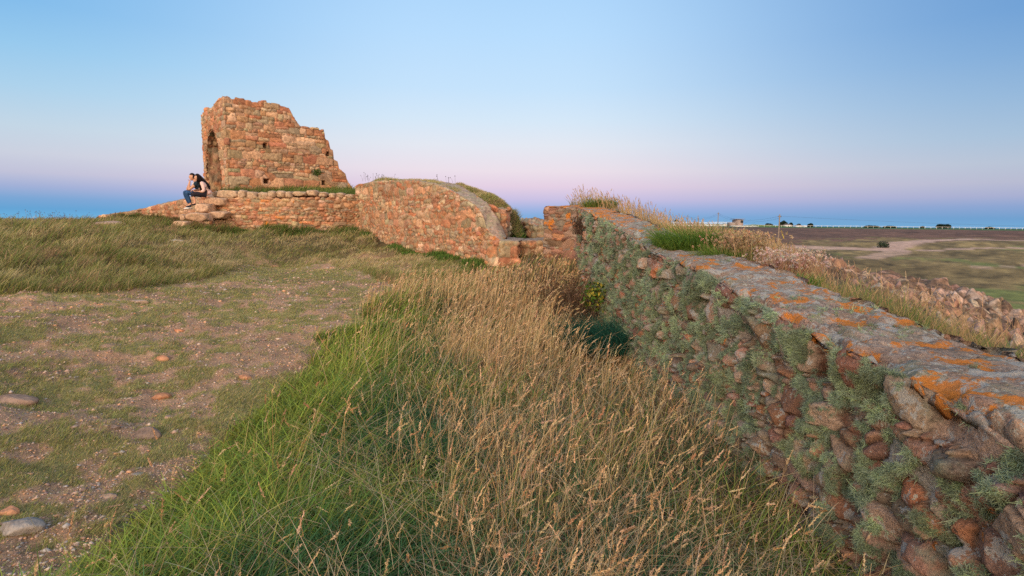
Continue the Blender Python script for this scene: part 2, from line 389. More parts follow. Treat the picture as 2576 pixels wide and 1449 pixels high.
lm = sst(.5, .62, .6 * fbm(GX / 12, GY / 12, 41, 3) + .4 * nf2 + .16 * sst(95, 60, rr) * sst(30, 42, azd) - .13)
CF = CF * (1 - lm[..., None] * .8) + lush * lm[..., None] * .8
hm = sst(-12, 12, rr - np.interp(azd, [10, 24, 30, 42], [120, 130, 165, 190]) + (nf2 - .5) * 90) * sst(345, 325, rr)
CF = CF * (1 - hm[..., None]) + (heath * (.35 + 1.3 * nf2)[..., None] * (.7 + .6 * nf_)[..., None]) * hm[..., None]
CF = np.where((rr > 335)[..., None], np.array([.06, .12, .04]), CF)
def track_m(pts, w):
    m = np.zeros(GX.shape)
    P = np.array(pts)
    for a, b in zip(P[:-1], P[1:]):
        d = b - a; L = (d ** 2).sum(); t = np.clip(((GX - a[0]) * d[0] + (GY - a[1]) * d[1]) / L, 0, 1)
        q = np.hypot(GX - a[0] - t * d[0], GY - a[1] - t * d[1]); m = np.maximum(m, sst(w, w * .55, q + (nf2 - .5) * w * .8))
    return m
def gp(u, v):          # ground point seen at u, v on the far plain
    d = ray(u, v); best = None
    for D in np.geomspace(45, 400, 400):
        p = np.array([0, 0, EYE]) + d * (D / d[1])
        if p[2] < np.interp(np.hypot(p[0], p[1]), farD, farZ): return p[:2]
    return p[:2]
tm = track_m([gp(2000, 622), gp(2230, 628), gp(2290, 612), gp(2350, 604), gp(2440, 601), gp(2700, 608)], 3.6)
tm = np.maximum(tm, track_m([gp(2230, 630), gp(2420, 628), gp(2700, 616)], 1.6)); tm = np.maximum(tm, track_m([gp(2260, 632), gp(2180, 655)], 2.5) * .7)
tm = np.maximum(tm, track_m([gp(2460, 676), gp(2720, 668)], 1.0) * .6)
CF = CF * (1 - tm[..., None]) + track * tm[..., None]
fb = sst(24, 40, rr)[..., None]
C = C * (1 - fb) + CF * fb
m, nt, b, out = newmat('earth_and_turf')
c = attr(nt, 'col'); f1 = noise(nt, 55, 5, .7); f2 = noise(nt, .8, 6, .65)
c = mix(nt, 1., c, ramp(nt, f1, [(.3, (.6, .58, .56)), (.55, (1, 1, 1)), (.72, (1.5, 1.45, 1.4))]), 'MULTIPLY')
c = mix(nt, 1., c, ramp(nt, f2, [(.3, (.60, .60, .58)), (.7, (1.4, 1.38, 1.35))]), 'MULTIPLY')
nt.links.new(c, b.inputs['Base Color']); bump(nt, b, mth(nt, 'ADD', f1, mth(nt, 'MULTIPLY', noise(nt, 14, 5), 1.5)), .02)
ground = npmesh('ground', np.stack([GX, GY, GZ], -1).reshape(-1, 3), grid_quads(*GX.shape, flip=True), m, None, {'col': C.reshape(-1, 3)}, True)
tag(ground, kind='structure')
# sea
m, nt, b, out = newmat('sea_water'); b.inputs['Base Color'].default_value = (.03, .09, .16, 1); b.inputs['Roughness'].default_value = .35
bump(nt, b, noise(nt, .05, 6), 2.0)
v_ = np.array([[-50000, -50000, -60], [50000, -50000, -60], [50000, 50000, -60], [-50000, 50000, -60]]); sea = npmesh('sea', v_, [[0, 1, 2, 3]], m); tag(sea, kind='structure')

# ------------------------------------------------------------------ TOWER
DT = 21.0
c0 = at(573, 478, DT)[:2]                       # near corner
dr = np.array([.74, .67]); dr /= np.linalg.norm(dr); dl = np.array([-dr[1], dr[0]])
LR, LL, TH = 4.9, 3.1, .8
def z_at(u, v, D): return at(u, v, D)[2]
tw = empty('ruined_tower', (c0[0], c0[1], 2.6)); tag(tw, 'tall ruined square tower of pink granite rubble with a pointed archway in its shorter side', 'ruin')
tacc = Acc()
BZ = 2.25
rprof = [(0, 242), (.3, 246), (.55, 247), (1.0, 254), (1.5, 256), (2.0, 264), (2.35, 270), (2.45, 283), (2.62, 301), (2.72, 316), (3.0, 319), (3.72, 324), (3.78, 347), (3.9, 352), (3.98, 374), (4.08, 377), (4.12, 400), (4.25, 405), (4.35, 428), (4.6, 436), (4.7, 455), (4.9, 470)]
lprof = [(3.1, 290), (2.85, 285), (2.6, 276), (2.2, 272), (1.7, 270), (1.3, 264), (1.0, 258), (.7, 248), (.35, 241), (0, 242)]
pts = []
def colu(p, v):
    # row v at plan point p -> height
    d = p[1]; u, _ = upx(p[0], p[1], 4); return at(u, v, d)[2]
for d, v in lprof:
    p = c0 + dl * d; q = p + dr * TH; 
    if d < TH: q = c0 + (dl + dr) * TH * (1) ; 
    z = colu(p, v); pts.append([*p, *q, BZ, z, z])
for d, v in rprof[1:]:
    p = c0 + dr * d; q = p + dl * TH
    if d < TH: q = c0 + (dl + dr) * TH
    z = colu(p, v); pts.append([*p, *q, BZ, z, z])
def arch_t(z):          # half-width of the pointed opening at height z
    zt = 5.0; spring = 3.4
    return np.where(z < spring, .97, .97 * np.sqrt(np.clip(1 - ((z - spring) / (zt - spring)) ** 1.6, 0, 1)))
AC = LL - 1.70       # arclength of the opening's centre, measured from the far corner
def amask(A, B, FA):
    z = np.where(FA == 0, B, 9.)
    zb = 99.
    # inner face: recover z from B later, cut by same arclength
    return ((FA == 0) & (np.abs(A - AC) < arch_t(B)) & (B < 5.0)) | ((FA == 2) & (np.abs(A - AC) < 1.05))
hole = []
for u, v, rw in ((667, 365, .085), (825, 387, .07), (670, 455, .1), (815, 460, .07)):
    # where the sight line meets the right face
    d = ray(u, v); n_ = np.array([-dl[0], -dl[1]]); t = (c0 @ n_) / (d[:2] @ n_); p = np.array([0, 0, EYE]) + d * t
    s_ = LL + (p[:2] - c0) @ dr; hole.append((s_, p[2], rw, .085))
P3, s_t, FA = wrap_wall(tacc, pts, .022, .022, 11, (.12, .33, (1.0, 2.6), .05, .40), inward=1, mask=amask, holes=hole, jag=(.03, .12, .35), joint=.038, jw=.008, off=.010, bulge=.007, warp=.03, tilt=.04, rough=.010, p=5.,
          lich=lambda P, FA: .10 * sst(5.6, 6.3, P[..., 2]) - .02, orng=lambda P, FA: -.02 + 0 * P[..., 2])
tower_wall = tacc.build('wall', M_tower, tw)
# reveal of the archway (stones through the thickness of the wall)
zz = np.r_[np.linspace(BZ, 3.4, 50), 3.4 + (5.0 - 3.4) * np.sin(np.linspace(0, math.pi / 2, 45))[1:]]
outl = [(AC - arch_t(z), z) for z in zz] + [(AC + arch_t(z), z) for z in zz[::-1]]
outl = np.array(outl); od = np.r_[0, np.cumsum(np.linalg.norm(np.diff(outl, axis=0), axis=1))]
so = np.linspace(0, od[-1], 200); oa = np.interp(so, od, outl[:, 0]); oz = np.interp(so, od, outl[:, 1])
wt = np.linspace(-.02, 1.0, 30)
pl = c0 + dl * (LL - oa)[:, None]
P3 = np.zeros((200, 30, 3)); P3[..., :2] = pl[:, None] + dr * wt[None, :, None]; P3[..., 2] = oz[:, None]
ctr = np.array([*(c0 + dl * (LL - AC)), 3.4]); NN = ctr - P3; NN -= (NN @ np.array([*dr, 0]))[..., None] * np.array([*dr, 0]); NN /= np.linalg.norm(NN, axis=2)[..., None]
Aa = np.repeat(so[:, None], 30, 1); Bb = np.repeat(wt[None], 200, 0) * 1.0
S = seeds(0, so[-1], 0, 1.2, .10, .2, (.6, 1.3), 33, .15, .2)
Hh, Cc, e, _ = masonry(Aa, Bb, S, 34, joint=.04, off=.035, jw=.02)
P3 = P3 + NN * Hh[..., None]
ra = Acc(); ra.add(P3, grid_quads(200, 30), col=Cc.reshape(-1, 3), lich=0., orng=0.); o = ra.build('arch_reveal', M_tower, tw)
# rear and side walls, mostly hidden: lower ruins closing the square
ba = Acc()
e1 = c0 + dl * LL; e2 = e1 + dr * 3.9
wrap_wall(ba, [[*(e2), *(e2 - dl * .7), BZ, 4.4, 4.4], [*(e1 + dr * 1.5), *(e1 + dr * 1.5 - dl * .7), BZ, 5.0, 5.0], [*(e1 + dr * .02), *(e1 + dr * .02 - dl * .7), BZ, z_at(508, 300, 23), z_at(508, 300, 23)]], .05, .05, 51, (.12, .26, (1, 2.4), .1, .2), inward=1, jag=(.05, .15, .35))
ba.build('rear_wall', M_tower, tw)

# ------------------------------------------------------------------ TERRACE WALL in front of the tower
def wrow(u, D, vb, vt, back, dzi=0., z_extra=0):
    """one station of a wall: front point at column u and depth D; 'back' = plan vector to the rear top edge"""
    pt = at(u, vt, D); pb = at(u, vb, D)
    return [pt[0], pt[1], pt[0] + back[0], pt[1] + back[1], pb[2] - .35, pt[2] + z_extra, pt[2] + dzi + z_extra]
LI = lambda base: (lambda P, FA: base + .06 * (FA == 1))
terr = empty('terrace_wall', at(720, 575, 19.8)); tag(terr, 'low rubble retaining wall with rounded coping stones below the ruined tower', 'stone wall')
a = Acc()
pts = [wrow(506, 19.7, 545, 510, (.1, 1.2)), wrow(528, 19.45, 565, 506, (.1, 1.2)), wrow(533, 19.4, 568, 497, (.1, 1.2)), wrow(560, 19.35, 572, 496, (.1, 1.0)), wrow(640, 19.5, 576, 498, (.1, 1.0)), wrow(740, 19.8, 578, 498, (.1, 1.0)), wrow(820, 20.3, 580, 497, (.1, 1.0)), wrow(900, 20.9, 580, 490, (.1, 1.0)), wrow(925, 21.2, 580, 488, (.1, 1.0))]
wrap_wall(a, pts, .022, .022, 21, (.08, .22, (1.1, 3.0), .10, .4), inward=1, joint=.035, jw=.012, off=.02, bulge=.012, tilt=.08, lich=lambda P, FA: .03 + 0 * P[..., 0], orng=lambda P, FA: .05 + .06 * sst(.9, .2, np.abs(P[..., 0] + 8.2)) - .05 * sst(-7.4, -6.4, P[..., 0]))
a.build('rubble_face', M_wall, terr)
# squared, chipped block
def block(acc, c, h, seed, colr, rot=0., lich=0., orng=0., n=24):
    g = np.random.default_rng(seed); th = np.linspace(0, 2 * math.pi, 2 * n + 1); ph = np.linspace(-math.pi / 2, math.pi / 2, n + 1); T, Ph = np.meshgrid(th, ph, indexing='ij')
    d = np.stack([np.cos(T) * np.cos(Ph), np.sin(T) * np.cos(Ph), np.sin(Ph)], -1); r = np.full(T.shape, 1.30)
    pn = [np.array(v, float) + g.normal(0, .10, 3) for v in ((1, 0, 0), (-1, 0, 0), (0, 1, 0), (0, -1, 0), (0, 0, 1), (0, 0, -1))] + [g.normal(0, 1, 3) for _ in range(5)]
    for k, v in enumerate(pn): v = v / np.linalg.norm(v); q = d @ v; dd_ = g.uniform(.88, 1.0) if k < 6 else g.uniform(1.05, 1.25); r = np.minimum(r, np.where(q > .05, dd_ / np.maximum(q, .05), 9))
    r = r * (1 + .05 * (fbm(np.abs(d[..., 0]) * 5 + d[..., 2] * 4 + 9, np.abs(d[..., 1]) * 5 + 9, seed, 4) - .5) * 2)
    V = (d * r[..., None] * np.array(h)).reshape(-1, 3); ca, sa = math.cos(rot), math.sin(rot); V = V @ np.array([[ca, sa, 0], [-sa, ca, 0], [0, 0, 1]])
    acc.add(V + np.asarray(c), grid_quads(2 * n + 1, n + 1), col=np.tile(np.array(colr), (len(V), 1)), lich=lich, orng=orng)
# generic worn stone
def boulder(acc, c, h, seed, rot=0., tiltx=0., tilty=0., n=20, p=3.2, amp=.10, colr=None, lich=0., orng=0.):
    th = np.linspace(0, 2 * math.pi, 2 * n + 1); ph = np.linspace(-math.pi / 2, math.pi / 2, n + 1)
    T, Ph = np.meshgrid(th, ph, indexing='ij')
    x = np.cos(T) * np.cos(Ph); y = np.sin(T) * np.cos(Ph); z = np.sin(Ph)
    r = 1 / (np.abs(x) ** p + np.abs(y) ** p + np.abs(z) ** p) ** (1 / p)
    g = 1 + amp * ((fbm(x * 1.7 + seed * 3.1, y * 1.7 + z * 2.3, seed, 3) - .5) * 2 + (fbm(z * 2 + seed, x * 2.6 - y, seed + 4, 3) - .5))
    wv = np.clip(np.minimum(T, 2 * math.pi - T) / .3, 0, 1); g = g * wv + (1 + amp * ((fbm(1.7 * np.cos(0) * np.cos(Ph) + seed * 3.1, z * 2.3, seed, 3) - .5) * 2)) * (1 - wv)
    V = np.stack([x * r * g * h[0], y * r * g * h[1], z * r * g * h[2]], -1).reshape(-1, 3)
    Mx = np.array((Matrix.Rotation(rot, 3, 'Z') @ Matrix.Rotation(tiltx, 3, 'X') @ Matrix.Rotation(tilty, 3, 'Y')))
    V = V @ Mx.T + np.asarray(c)
    cc = PAL[seed % len(PAL)] if colr is None else np.array(colr)
    acc.add(V, grid_quads(2 * n + 1, n + 1), col=np.tile(cc, (len(V), 1)), lich=lich, orng=orng)
def zoom1(x, y): return (650 + x * .4002) * .6708, (320 + y * .4002) * .6708
for k, (x0, x1, y0, y1) in enumerate([(412, 612, 985, 1055), (617, 690, 985, 1062), (700, 790, 998, 1075), (805, 898, 1003, 1070), (893, 966, 992, 1058), (974, 1053, 990, 1056), (1060, 1122, 998, 1058), (1126, 1250, 994, 1040), (1254, 1350, 982, 1040), (1365, 1440, 1000, 1048), (1466, 1527, 1012, 1060), (1530, 1603, 1008, 1058), (1614, 1697, 1022, 1064)]):
    u0, v0 = zoom1(x0, y0); u1, v1 = zoom1(x1, y1); um = (u0 + u1) / 2
    D = np.interp(um, [540, 640, 740, 820, 900], [19.5, 19.65, 19.95, 20.45, 21.0]); p0 = at(u0, v1, D); p1 = at(u1, v0, D)
    a = Acc(); hx_, hz_ = (p1[0] - p0[0]) / 2, (p1[2] - p0[2]) / 2
    if hx_ > .2: block(a, ((p0[0] + p1[0]) / 2, D + .08, (p0[2] + p1[2]) / 2), (hx_, .27, hz_), 60 + k, (.44, .31, .21), lich=.04, orng=-.03)
    else: boulder(a, ((p0[0] + p1[0]) / 2, D + .08, (p0[2] + p1[2]) / 2), (hx_ * 1.02, .26, hz_ * 1.05), 60 + k, colr=(.44, .31, .21), lich=.04, orng=-.03, p=3.6, amp=.16)
    a.build('coping_stone', M_wall, terr, True)
# stone steps beside the seated couple
for k, (x0, x1, y0, y1, D, hy) in enumerate([(272, 480, 1045, 1120, 19.15, .4), (188, 320, 1098, 1188, 18.75, .35), (102, 290, 1190, 1265, 18.35, .35), (-20, 120, 1268, 1318, 18.0, .3), (290, 470, 1175, 1240, 18.9, .3), (360, 430, 990, 1050, 19.6, .3), (50, 110, 1205, 1262, 18.7, .25)]):
    u0, v0 = zoom1(x0, y0); u1, v1 = zoom1(x1, y1); p0 = at(u0, v1, D); p1 = at(u1, v0, D)
    a = Acc(); block(a, ((p0[0] + p1[0]) / 2, D + hy, (p0[2] + p1[2]) / 2 - .02), ((p1[0] - p0[0]) / 2 * 1.02, hy, (p1[2] - p0[2]) / 2 * 1.08), 80 + k, (.48, .32, .22), lich=.03, orng=.04 if k == 3 else -.03)
    o = a.build('step_stone', M_wall, terr)
# ground of the terrace between wall and tower
lg = []
tx = np.linspace(-11.0, -4.8, 90); ty = np.linspace(0, 1, 60)
TX, TY = np.meshgrid(tx, ty, indexing='ij')
yf = np.interp(TX, [-11.0, -10.2, -7, -5.2], [21.2, 19.9, 20.6, 21.4]); GYt = yf + TY * 6.5
GZt = 2.40 + .25 * sst(0, .35, TY) + .10 * fbm(TX * 2, GYt * 2, 5) - 1.2 * sst(-5.9, -4.8, TX) - .3 * sst(-10.3, -11, TX) - 1.0 * sst(.6, 1, TY)
tg = npmesh('terrace_ground', np.stack([TX, GYt, GZt], -1).reshape(-1, 3), grid_quads(*TX.shape), ground.data.materials[0], None, {'col': np.tile(litter * .5 + olive * .6, (TX.size, 1))}, True)
tag(tg, kind='structure')

# ------------------------------------------------------------------ long low wall on the left, running down the slope
a = Acc()
pts = [wrow(246, 24.6, 548, 543, (.5, 1.0), .10), wrow(270, 24.2, 549, 539, (.5, 1.0), .14), wrow(326, 23.4, 552, 531, (.5, 1.0), .2), wrow(389, 22.4, 556, 517, (.5, 1.0), .28), wrow(462, 21.2, 562, 500, (.5, 1.0), .3), wrow(500, 20.6, 566, 496, (.5, 1.0), .25), wrow(540, 20.2, 566, 494, (.5, 1.0), .1)]
wrap_wall(a, pts, .03, .03, 71, (.12, .26, (1.1, 2.2), .15, .25), inward=1, topfade=.3, joint=.035, off=.03, orng=lambda P, FA: .0 + 0 * P[..., 0], lich=lambda P, FA: .10 * (FA == 1))
lw = a.build('sloping_wall', M_wall); tag(lw, 'low stone wall running down the grassy slope behind the seated couple, grey mortar on its top', 'stone wall')

# ------------------------------------------------------------------ curved middle wall
a = Acc()
mp_ = [(892, 21.2, 580, 468, .0), (900, 21, 580, 462, .0), (912, 20.6, 582, 461, 0), (930, 19.9, 588, 457, .0), (950, 19.2, 593, 455, .0), (1000, 17.5, 612, 453, .0), (1047, 16.3, 628, 453, .0), (1086, 15.6, 640, 461, .06), (1120, 14.9, 650, 473, .10), (1141, 14.5, 656, 483, .10), (1171, 13.9, 664, 501, .12), (1193, 13.5, 668, 516, .16), (1213, 13.15, 672, 541, .30), (1222, 13.0, 676, 575, .46), (1238, 12.85, 680, 592, .42), (1256, 12.75, 684, 603, .22), (1264, 12.72, 684, 606, .08)]
pts = [wrow(u, D, vb, vt, (float(np.interp(u, [1047, 1120, 1180, 1213], [.50, .36, .22, .10])), float(np.interp(u, [1047, 1120, 1180, 1213], [.62, .44, .46, .48]))), dz) for u, D, vb, vt, dz in mp_]
wrap_wall(a, pts, .022, .022, 91, (.08, .26, (1.3, 3.3), .18, .40), inward=1, p=3.8, topfade=.25, joint=.026, jw=.010, off=.012, warp=.05, bulge=.008, tilt=.06,
          lich=lambda P, FA: .055 + .05 * (FA == 1) + .03 * sst(1.9, 2.6, P[..., 2]), orng=lambda P, FA: .02 + .10 * sst(-1.6, -.4, P[..., 0]) * sst(2.2, 1.6, P[..., 2]) - .03 * (FA == 0) * sst(-2, -3, P[..., 0]))
mw = a.build('curved_wall', M_wall); tag(mw, 'long curved rubble wall beside the gap, its humped top sloping down with smooth mortar', 'stone wall')
# broken jamb at the left of the gap
a = Acc()
jb = [(1200, 14.25, 620, 505, 0), (1240, 14.05, 625, 517, 0), (1262, 13.9, 625, 524, 0), (1276, 13.95, 625, 527, 0), (1285, 14.3, 625, 527, 0), (1283, 15.2, 620, 528, 0)]
pts = [wrow(u, D, vb, vt, (-.1, .8) if k < 4 else (-.5, .3), dz) for k, (u, D, vb, vt, dz) in enumerate(jb)]
wrap_wall(a, pts, .02, .02, 101, (.2, .32, (1.2, 2.2), .05, .1), inward=1, joint=.035, off=.03, lich=lambda P, FA: .05 + 0 * P[..., 0])
jm_ = a.build('gate_jamb', M_wall); tag(jm_, 'broken stone jamb of large squared blocks at the left side of the gap', 'stone wall', kind='thing')
# threshold block wall across the gap and its slab
a = Acc()
th_ = [(1225, 12.9, 690, 603, .0), (1262, 12.62, 690, 604, 0), (1303, 12.6, 690, 606, 0), (1307, 12.62, 690, 607, 0), (1312, 13.0, 690, 606, 0), (1340, 13.1, 690, 606, 0), (1385, 13.1, 690, 604, 0)]
pts = [wrow(u, D, vb, vt, (.15, 1.7), .02) for u, D, vb, vt, dz in th_]
wrap_wall(a, pts, .02, .02, 111, (.22, .34, (.9, 1.6), .06, .05), inward=1, topfade=.1, joint=.04, off=.02, lich=lambda P, FA: .08 + 0 * P[..., 0], orng=lambda P, FA: .07 + 0 * P[..., 0])
tb = a.build('threshold', M_wall); tag(tb, 'raised stone threshold slab crossing the gap between the two walls', 'threshold', kind='thing')
# low ruin seen through the gap
a = Acc()
lr = [(1277, 17.0, 600, 556, 0), (1292, 16.6, 600, 555, 0), (1310, 16.0, 608, 554, 0), (1330, 15.4, 612, 560, 0), (1345, 15.1, 616, 566, 0), (1400, 14.6, 620, 566, 0)]
pts = [wrow(u, D, vb, vt, (.5, .9), .08) for u, D, vb, vt, dz in lr]
wrap_wall(a, pts, .03, .03, 121, (.12, .24, (1.1, 2.2), .1, .2), inward=1, joint=.04, off=.03, lich=lambda P, FA: .12 + 0 * P[..., 0], orng=lambda P, FA: .04 + 0 * P[..., 0])
lo_ = a.build('ruined_wall', M_wall); tag(lo_, 'low grey ruined wall seen through the gap, dry grass on its top', 'stone wall')
# grass bank behind the curved wall
def bank(name, pts, wid, seed, colr):
    P, s = resample(np.array(pts), .12); n = len(s); T = np.gradient(P[:, :2], axis=0); T /= np.linalg.norm(T, axis=1)[:, None]; N = np.stack([-T[:, 1], T[:, 0]], 1)
    w = np.linspace(-1, 1, 40); V = np.zeros((n, 40, 3)); V[..., :2] = P[:, None, :2] + N[:, None] * w[None, :, None] * wid
    V[..., 2] = P[:, 2, None] - (1 - np.cos(w * 1.5))[None] * P[:, 3, None] + (fbm(V[..., 0] * 3, V[..., 1] * 3, seed) - .5) * .12 - .6 * (1 - sst(0, .06, s / s[-1]) * sst(1, .93, s / s[-1]))[:, None]
    o = npmesh(name, V.reshape(-1, 3), grid_quads(n, 40), ground.data.materials[0], None, {'col': np.tile(colr, (n * 40, 1))}, True); return o, V
gb = []
for u, D, vb, vt, dz in mp_[6:13]:
    p = at(u, vt, D)[:2] + np.array([np.interp(u, [1047, 1120, 1171, 1193, 1213], [1.0, .85, .42, .36, .30]), np.interp(u, [1047, 1120, 1171, 1193, 1213], [.65, .75, 1.0, 1.1, 1.2])]); uu = upx(p[0], p[1], 2.5)[0]
    gb.append((p[0], p[1], at(uu, float(np.interp(uu, [1040, 1060, 1090, 1125, 1160, 1200, 1240, 1262, 1285], [453, 453, 454, 457, 466, 482, 502, 516, 530])), p[1])[2], .55))
bk, BV = bank('grass_bank', gb, .80, 9, litter * .5 + olive * .5); tag(bk, kind='structure')

# ------------------------------------------------------------------ RIGHT WALL
edge = [(2576, 1111, 1.50), (2480, 1043, 1.50), (2341, 980, 1.5), (2261, 945, 1.5), (2142, 893, 1.5), (2067, 858, 1.5), (2020, 830, 1.5), (1906, 768, 1.48), (1856, 742, 1.47), (1817, 722, 1.46), (1772, 688, 1.45), (1708, 658, 1.44), (1628, 632, 1.42), (1584, 596, 1.4), (1528, 561, 1.37), (1480, 536, 1.34), (1450, 522, 1.32)]
E = [atx(u, v, x) for u, v, x in edge]
rows = [[1.52, -1.5, 2.3, -1.5, -.6, .93, .93], [1.52, 0, 2.28, 0, -.6, .95, .95]]
for p in E: rows.append([p[0], p[1], p[0] + .72 - .012 * p[1], p[1] + .06 * 0, -.5, p[2], p[2] + .02])
pc = E[-1]
pe = at(1366, 519, pc[1] + .55)
for f in (.03, .5, .96): rows.append([pc[0] + (pe[0] - pc[0]) * f, pc[1] + .05 + (pe[1] - pc[1]) * f, pc[0] + .55 + (pe[0] - pc[0]) * f * .75, pc[1] + .75 + .2 * f, -.3, pc[2] + (pe[2] - pc[2]) * f, pc[2] + .05 + (pe[2] - pc[2]) * f])
rows.append([pe[0] + .02, pe[1] + .12, pe[0] + .5, pe[1] + .5, -.2, pe[2], pe[2]]); rows.append([pe[0] + .12, pe[1] + 1.0, pe[0] + .55, pe[1] + 1.0, -.2, pe[2] - .05, pe[2] - .05])
# rows run from near to far: the outer normal points to -x, so the pattern is turned with inward=-1
def dsR(x, y): return float(np.clip(.0045 * max(y, 1.3), .007, .03))
rw = empty('lichened_wall', (1.5, 5, 0)); tag(rw, 'long thick lichen covered granite wall running from the near right corner to the gap', 'stone wall')
a = Acc()
def lichR(P, FA): return np.where(FA == 1, .075, .04) + .05 * (fbm(P[..., 1] * 1.3, P[..., 2] * 2.2, 66, 3) - .5) - .1 * sst(10.8, 12, P[..., 1])
def orngR(P, FA): return np.where(FA == 1, .065, -.03) + .07 * sst(8, 10, P[..., 1]) * (P[..., 2] > 1.45) - .05 * sst(2, 0, P[..., 1]) * 0
P3R, sR, FAR = wrap_wall(a, rows, dsR, .011, 131, (.05, .20, (1.0, 2.9), .26, .35), top_n=60, back=True, inward=-1, topfade=.12, joint=.055, jw=.005, off=.026, tilt=.20, rough=.010, bulge=.0, warp=.035, p=6., fine=.006,
          pal=PAL_N, jcol=(.07, .05, .035), lich=lichR, orng=orngR, round_=.07, calm=lambda P: 1 - .55 * sst(10.6, 11.3, P[..., 1]))
rmesh = a.build('masonry', M_near, rw, False)
# tufts of shrubby lichen growing on the face
def strands(acc, base, nrm, n, L, W, colr, g, spread=.9, curl=.5, attrn='col'):
    m_ = len(base); B_ = np.repeat(base, n, 0); Nn = np.repeat(nrm, n, 0); k = len(B_)
    d = Nn + g.normal(0, spread, (k, 3)); d /= np.linalg.norm(d, axis=1)[:, None]
    Ls = np.repeat(L, n)[:, None] * g.uniform(.5, 1.1, (k, 1)) if np.ndim(L) else L * g.uniform(.5, 1.1, (k, 1))
    sd = np.cross(d, g.normal(0, 1, (k, 3))); sd /= np.linalg.norm(sd, axis=1)[:, None]
    bend = g.normal(0, curl, (k, 3))
    p0 = B_ + g.normal(0, .004, (k, 3)); p1 = p0 + d * Ls * .5; p2 = p0 + (d + bend) * Ls
    Wd = np.asarray(W)
    if Wd.ndim: Wd = np.repeat(Wd, n)[:, None]
    V = np.stack([p0 - sd * Wd, p0 + sd * Wd, p1 + sd * Wd, p1 - sd * Wd, p2 + sd * Wd * .5, p2 - sd * Wd * .5], 1).reshape(-1, 3)
    i = np.arange(k)[:, None] * 6; Q = np.concatenate([i + [0, 1, 2, 3], i + [3, 2, 4, 5]])
    cc = (np.repeat(colr, n, 0) if np.ndim(colr) > 1 else np.tile(colr, (k, 1))) * g.uniform(.7, 1.3, (k, 1))
    acc.add(V, Q, **{attrn: np.repeat(cc, 6, 0)})
g = np.random.default_rng(5)
flat = P3R.reshape(-1, 3); fa = FAR.ravel()
yy = flat[:, 1]
cellA = np.clip(.0045 * np.maximum(yy, 1.3), .007, .03)
mask = .5 * fbm(flat[:, 1] * 2.0, flat[:, 2] * 2.6, 71, 3) + .5 * fbm(flat[:, 1] * 7.5, flat[:, 2] * 8, 72, 3)
clump = fbm(flat[:, 1] * 15, flat[:, 2] * 15, 73, 2)
dens = 9500 * sst(.46, .56, clump) * (fa == 0) * sst(.475, .54, mask + .07 * sst(2, 4, yy) * sst(11, 8, yy)) * sst(11.9, 10.6, yy) * (flat[:, 2] > -.05) * (yy > .9) / np.maximum(1, yy / 2.5) ** 1.3
dens += 900 * (fa == 1) * sst(.56, .62, mask) * (yy > .9) * sst(6, 4, yy) * .4
prob = dens * cellA * .011
pick = g.random(len(flat)) < prob
bp = flat[pick]; bn = np.where((fa[pick] == 0)[:, None], np.array([-1, -.25, .25]), np.array([0, 0, 1.]))
sc_ = np.maximum(1, bp[:, 1] / 3.0) ** .75
lc = np.array([.27, .33, .225]) * (.35 + 1.3 * fbm(bp[:, 1] * 9, bp[:, 2] * 9, 75))[:, None] * (1 + .25 * (fbm(bp[:, 1] * 5, bp[:, 2] * 5, 76) - .5))[:, None] ** np.array([1, .3, -1]) * np.where(g.random(len(bp))[:, None] < .25, np.array([1.3, 1.35, 1.1]), 1)
la = Acc(); near_ = bp[:, 1] < 3.2
strands(la, bp[near_], bn[near_], 26, (.0125 * sc_)[near_], (.0010 * sc_)[near_], lc[near_], g, .8, .8); strands(la, bp[~near_], bn[~near_], 14, (.015 * sc_)[~near_], (.0015 * sc_)[~near_], lc[~near_], g, .75, .7)
lo = la.build('lichen_tufts', M_blade, rw); lo['kind'] = 'stuff'; lo['label'] = 'grey green shrubby lichen tufts'
print('lichen tufts', len(bp))

# ------------------------------------------------------------------ OUTCROP
us = np.linspace(0, 1, 420); vs = np.linspace(0, 1, 330)
U_, V_ = np.meshgrid(us, vs, indexing='ij')
rid = [(at(1985, 640, 20)[:2]), at(2050, 658, 25)[:2], at(2150, 678, 28)[:2], at(2300, 715, 28)[:2], at(2430, 745, 27)[:2], at(2576, 800, 24)[:2], at(2800, 900, 20)[:2]]
nea = [(at(1985, 640, 12)[:2]), at(2050, 700, 12)[:2], at(2150, 760, 10)[:2], at(2300, 850, 8)[:2], at(2430, 900, 7)[:2], at(2576, 980, 6)[:2], at(2800, 1100, 5.5)[:2]]
rz = [z_at(1985, 648, 20), z_at(2050, 655, 25), z_at(2150, 668, 28), z_at(2300, 698, 28), z_at(2430, 730, 27), z_at(2576, 790, 24), z_at(2800, 880, 20)]
t7 = np.linspace(0, 1, 7)
rx = np.interp(U_, t7, [p[0] for p in rid]); ry = np.interp(U_, t7, [p[1] for p in rid]); nx = np.interp(U_, t7, [p[0] for p in nea]); ny = np.interp(U_, t7, [p[1] for p in nea]); rzz = np.interp(U_, t7, rz)
vv = V_ * 1.25
OX = nx + (rx - nx) * vv; OY = ny + (ry - ny) * vv
hn = H(nx, ny, False) - .3
OZ = hn + (rzz - hn) * sst(0, 1, np.minimum(vv, 1)) ** .8
OZ = np.where(vv > 1, rzz - (vv - 1) / .25 * 3.5, OZ)
OZ += (fbm(OX * .5, OY * .5, 55, 3) - .5) * .9 * sst(0, .15, V_)
rt = .5; PA = OX * math.cos(rt) + OY * math.sin(rt); PB = -OX * math.sin(rt) + OY * math.cos(rt) - OZ * .8
S = []
g = np.random.default_rng(8)
for k in range(1500):
    i, j = g.integers(0, 420), g.integers(0, 330); w = g.uniform(.2, .75); S.append((PA[i, j], PB[i, j], w * g.uniform(1.0, 2.0), w * .6, g.normal(-.5, .3)))
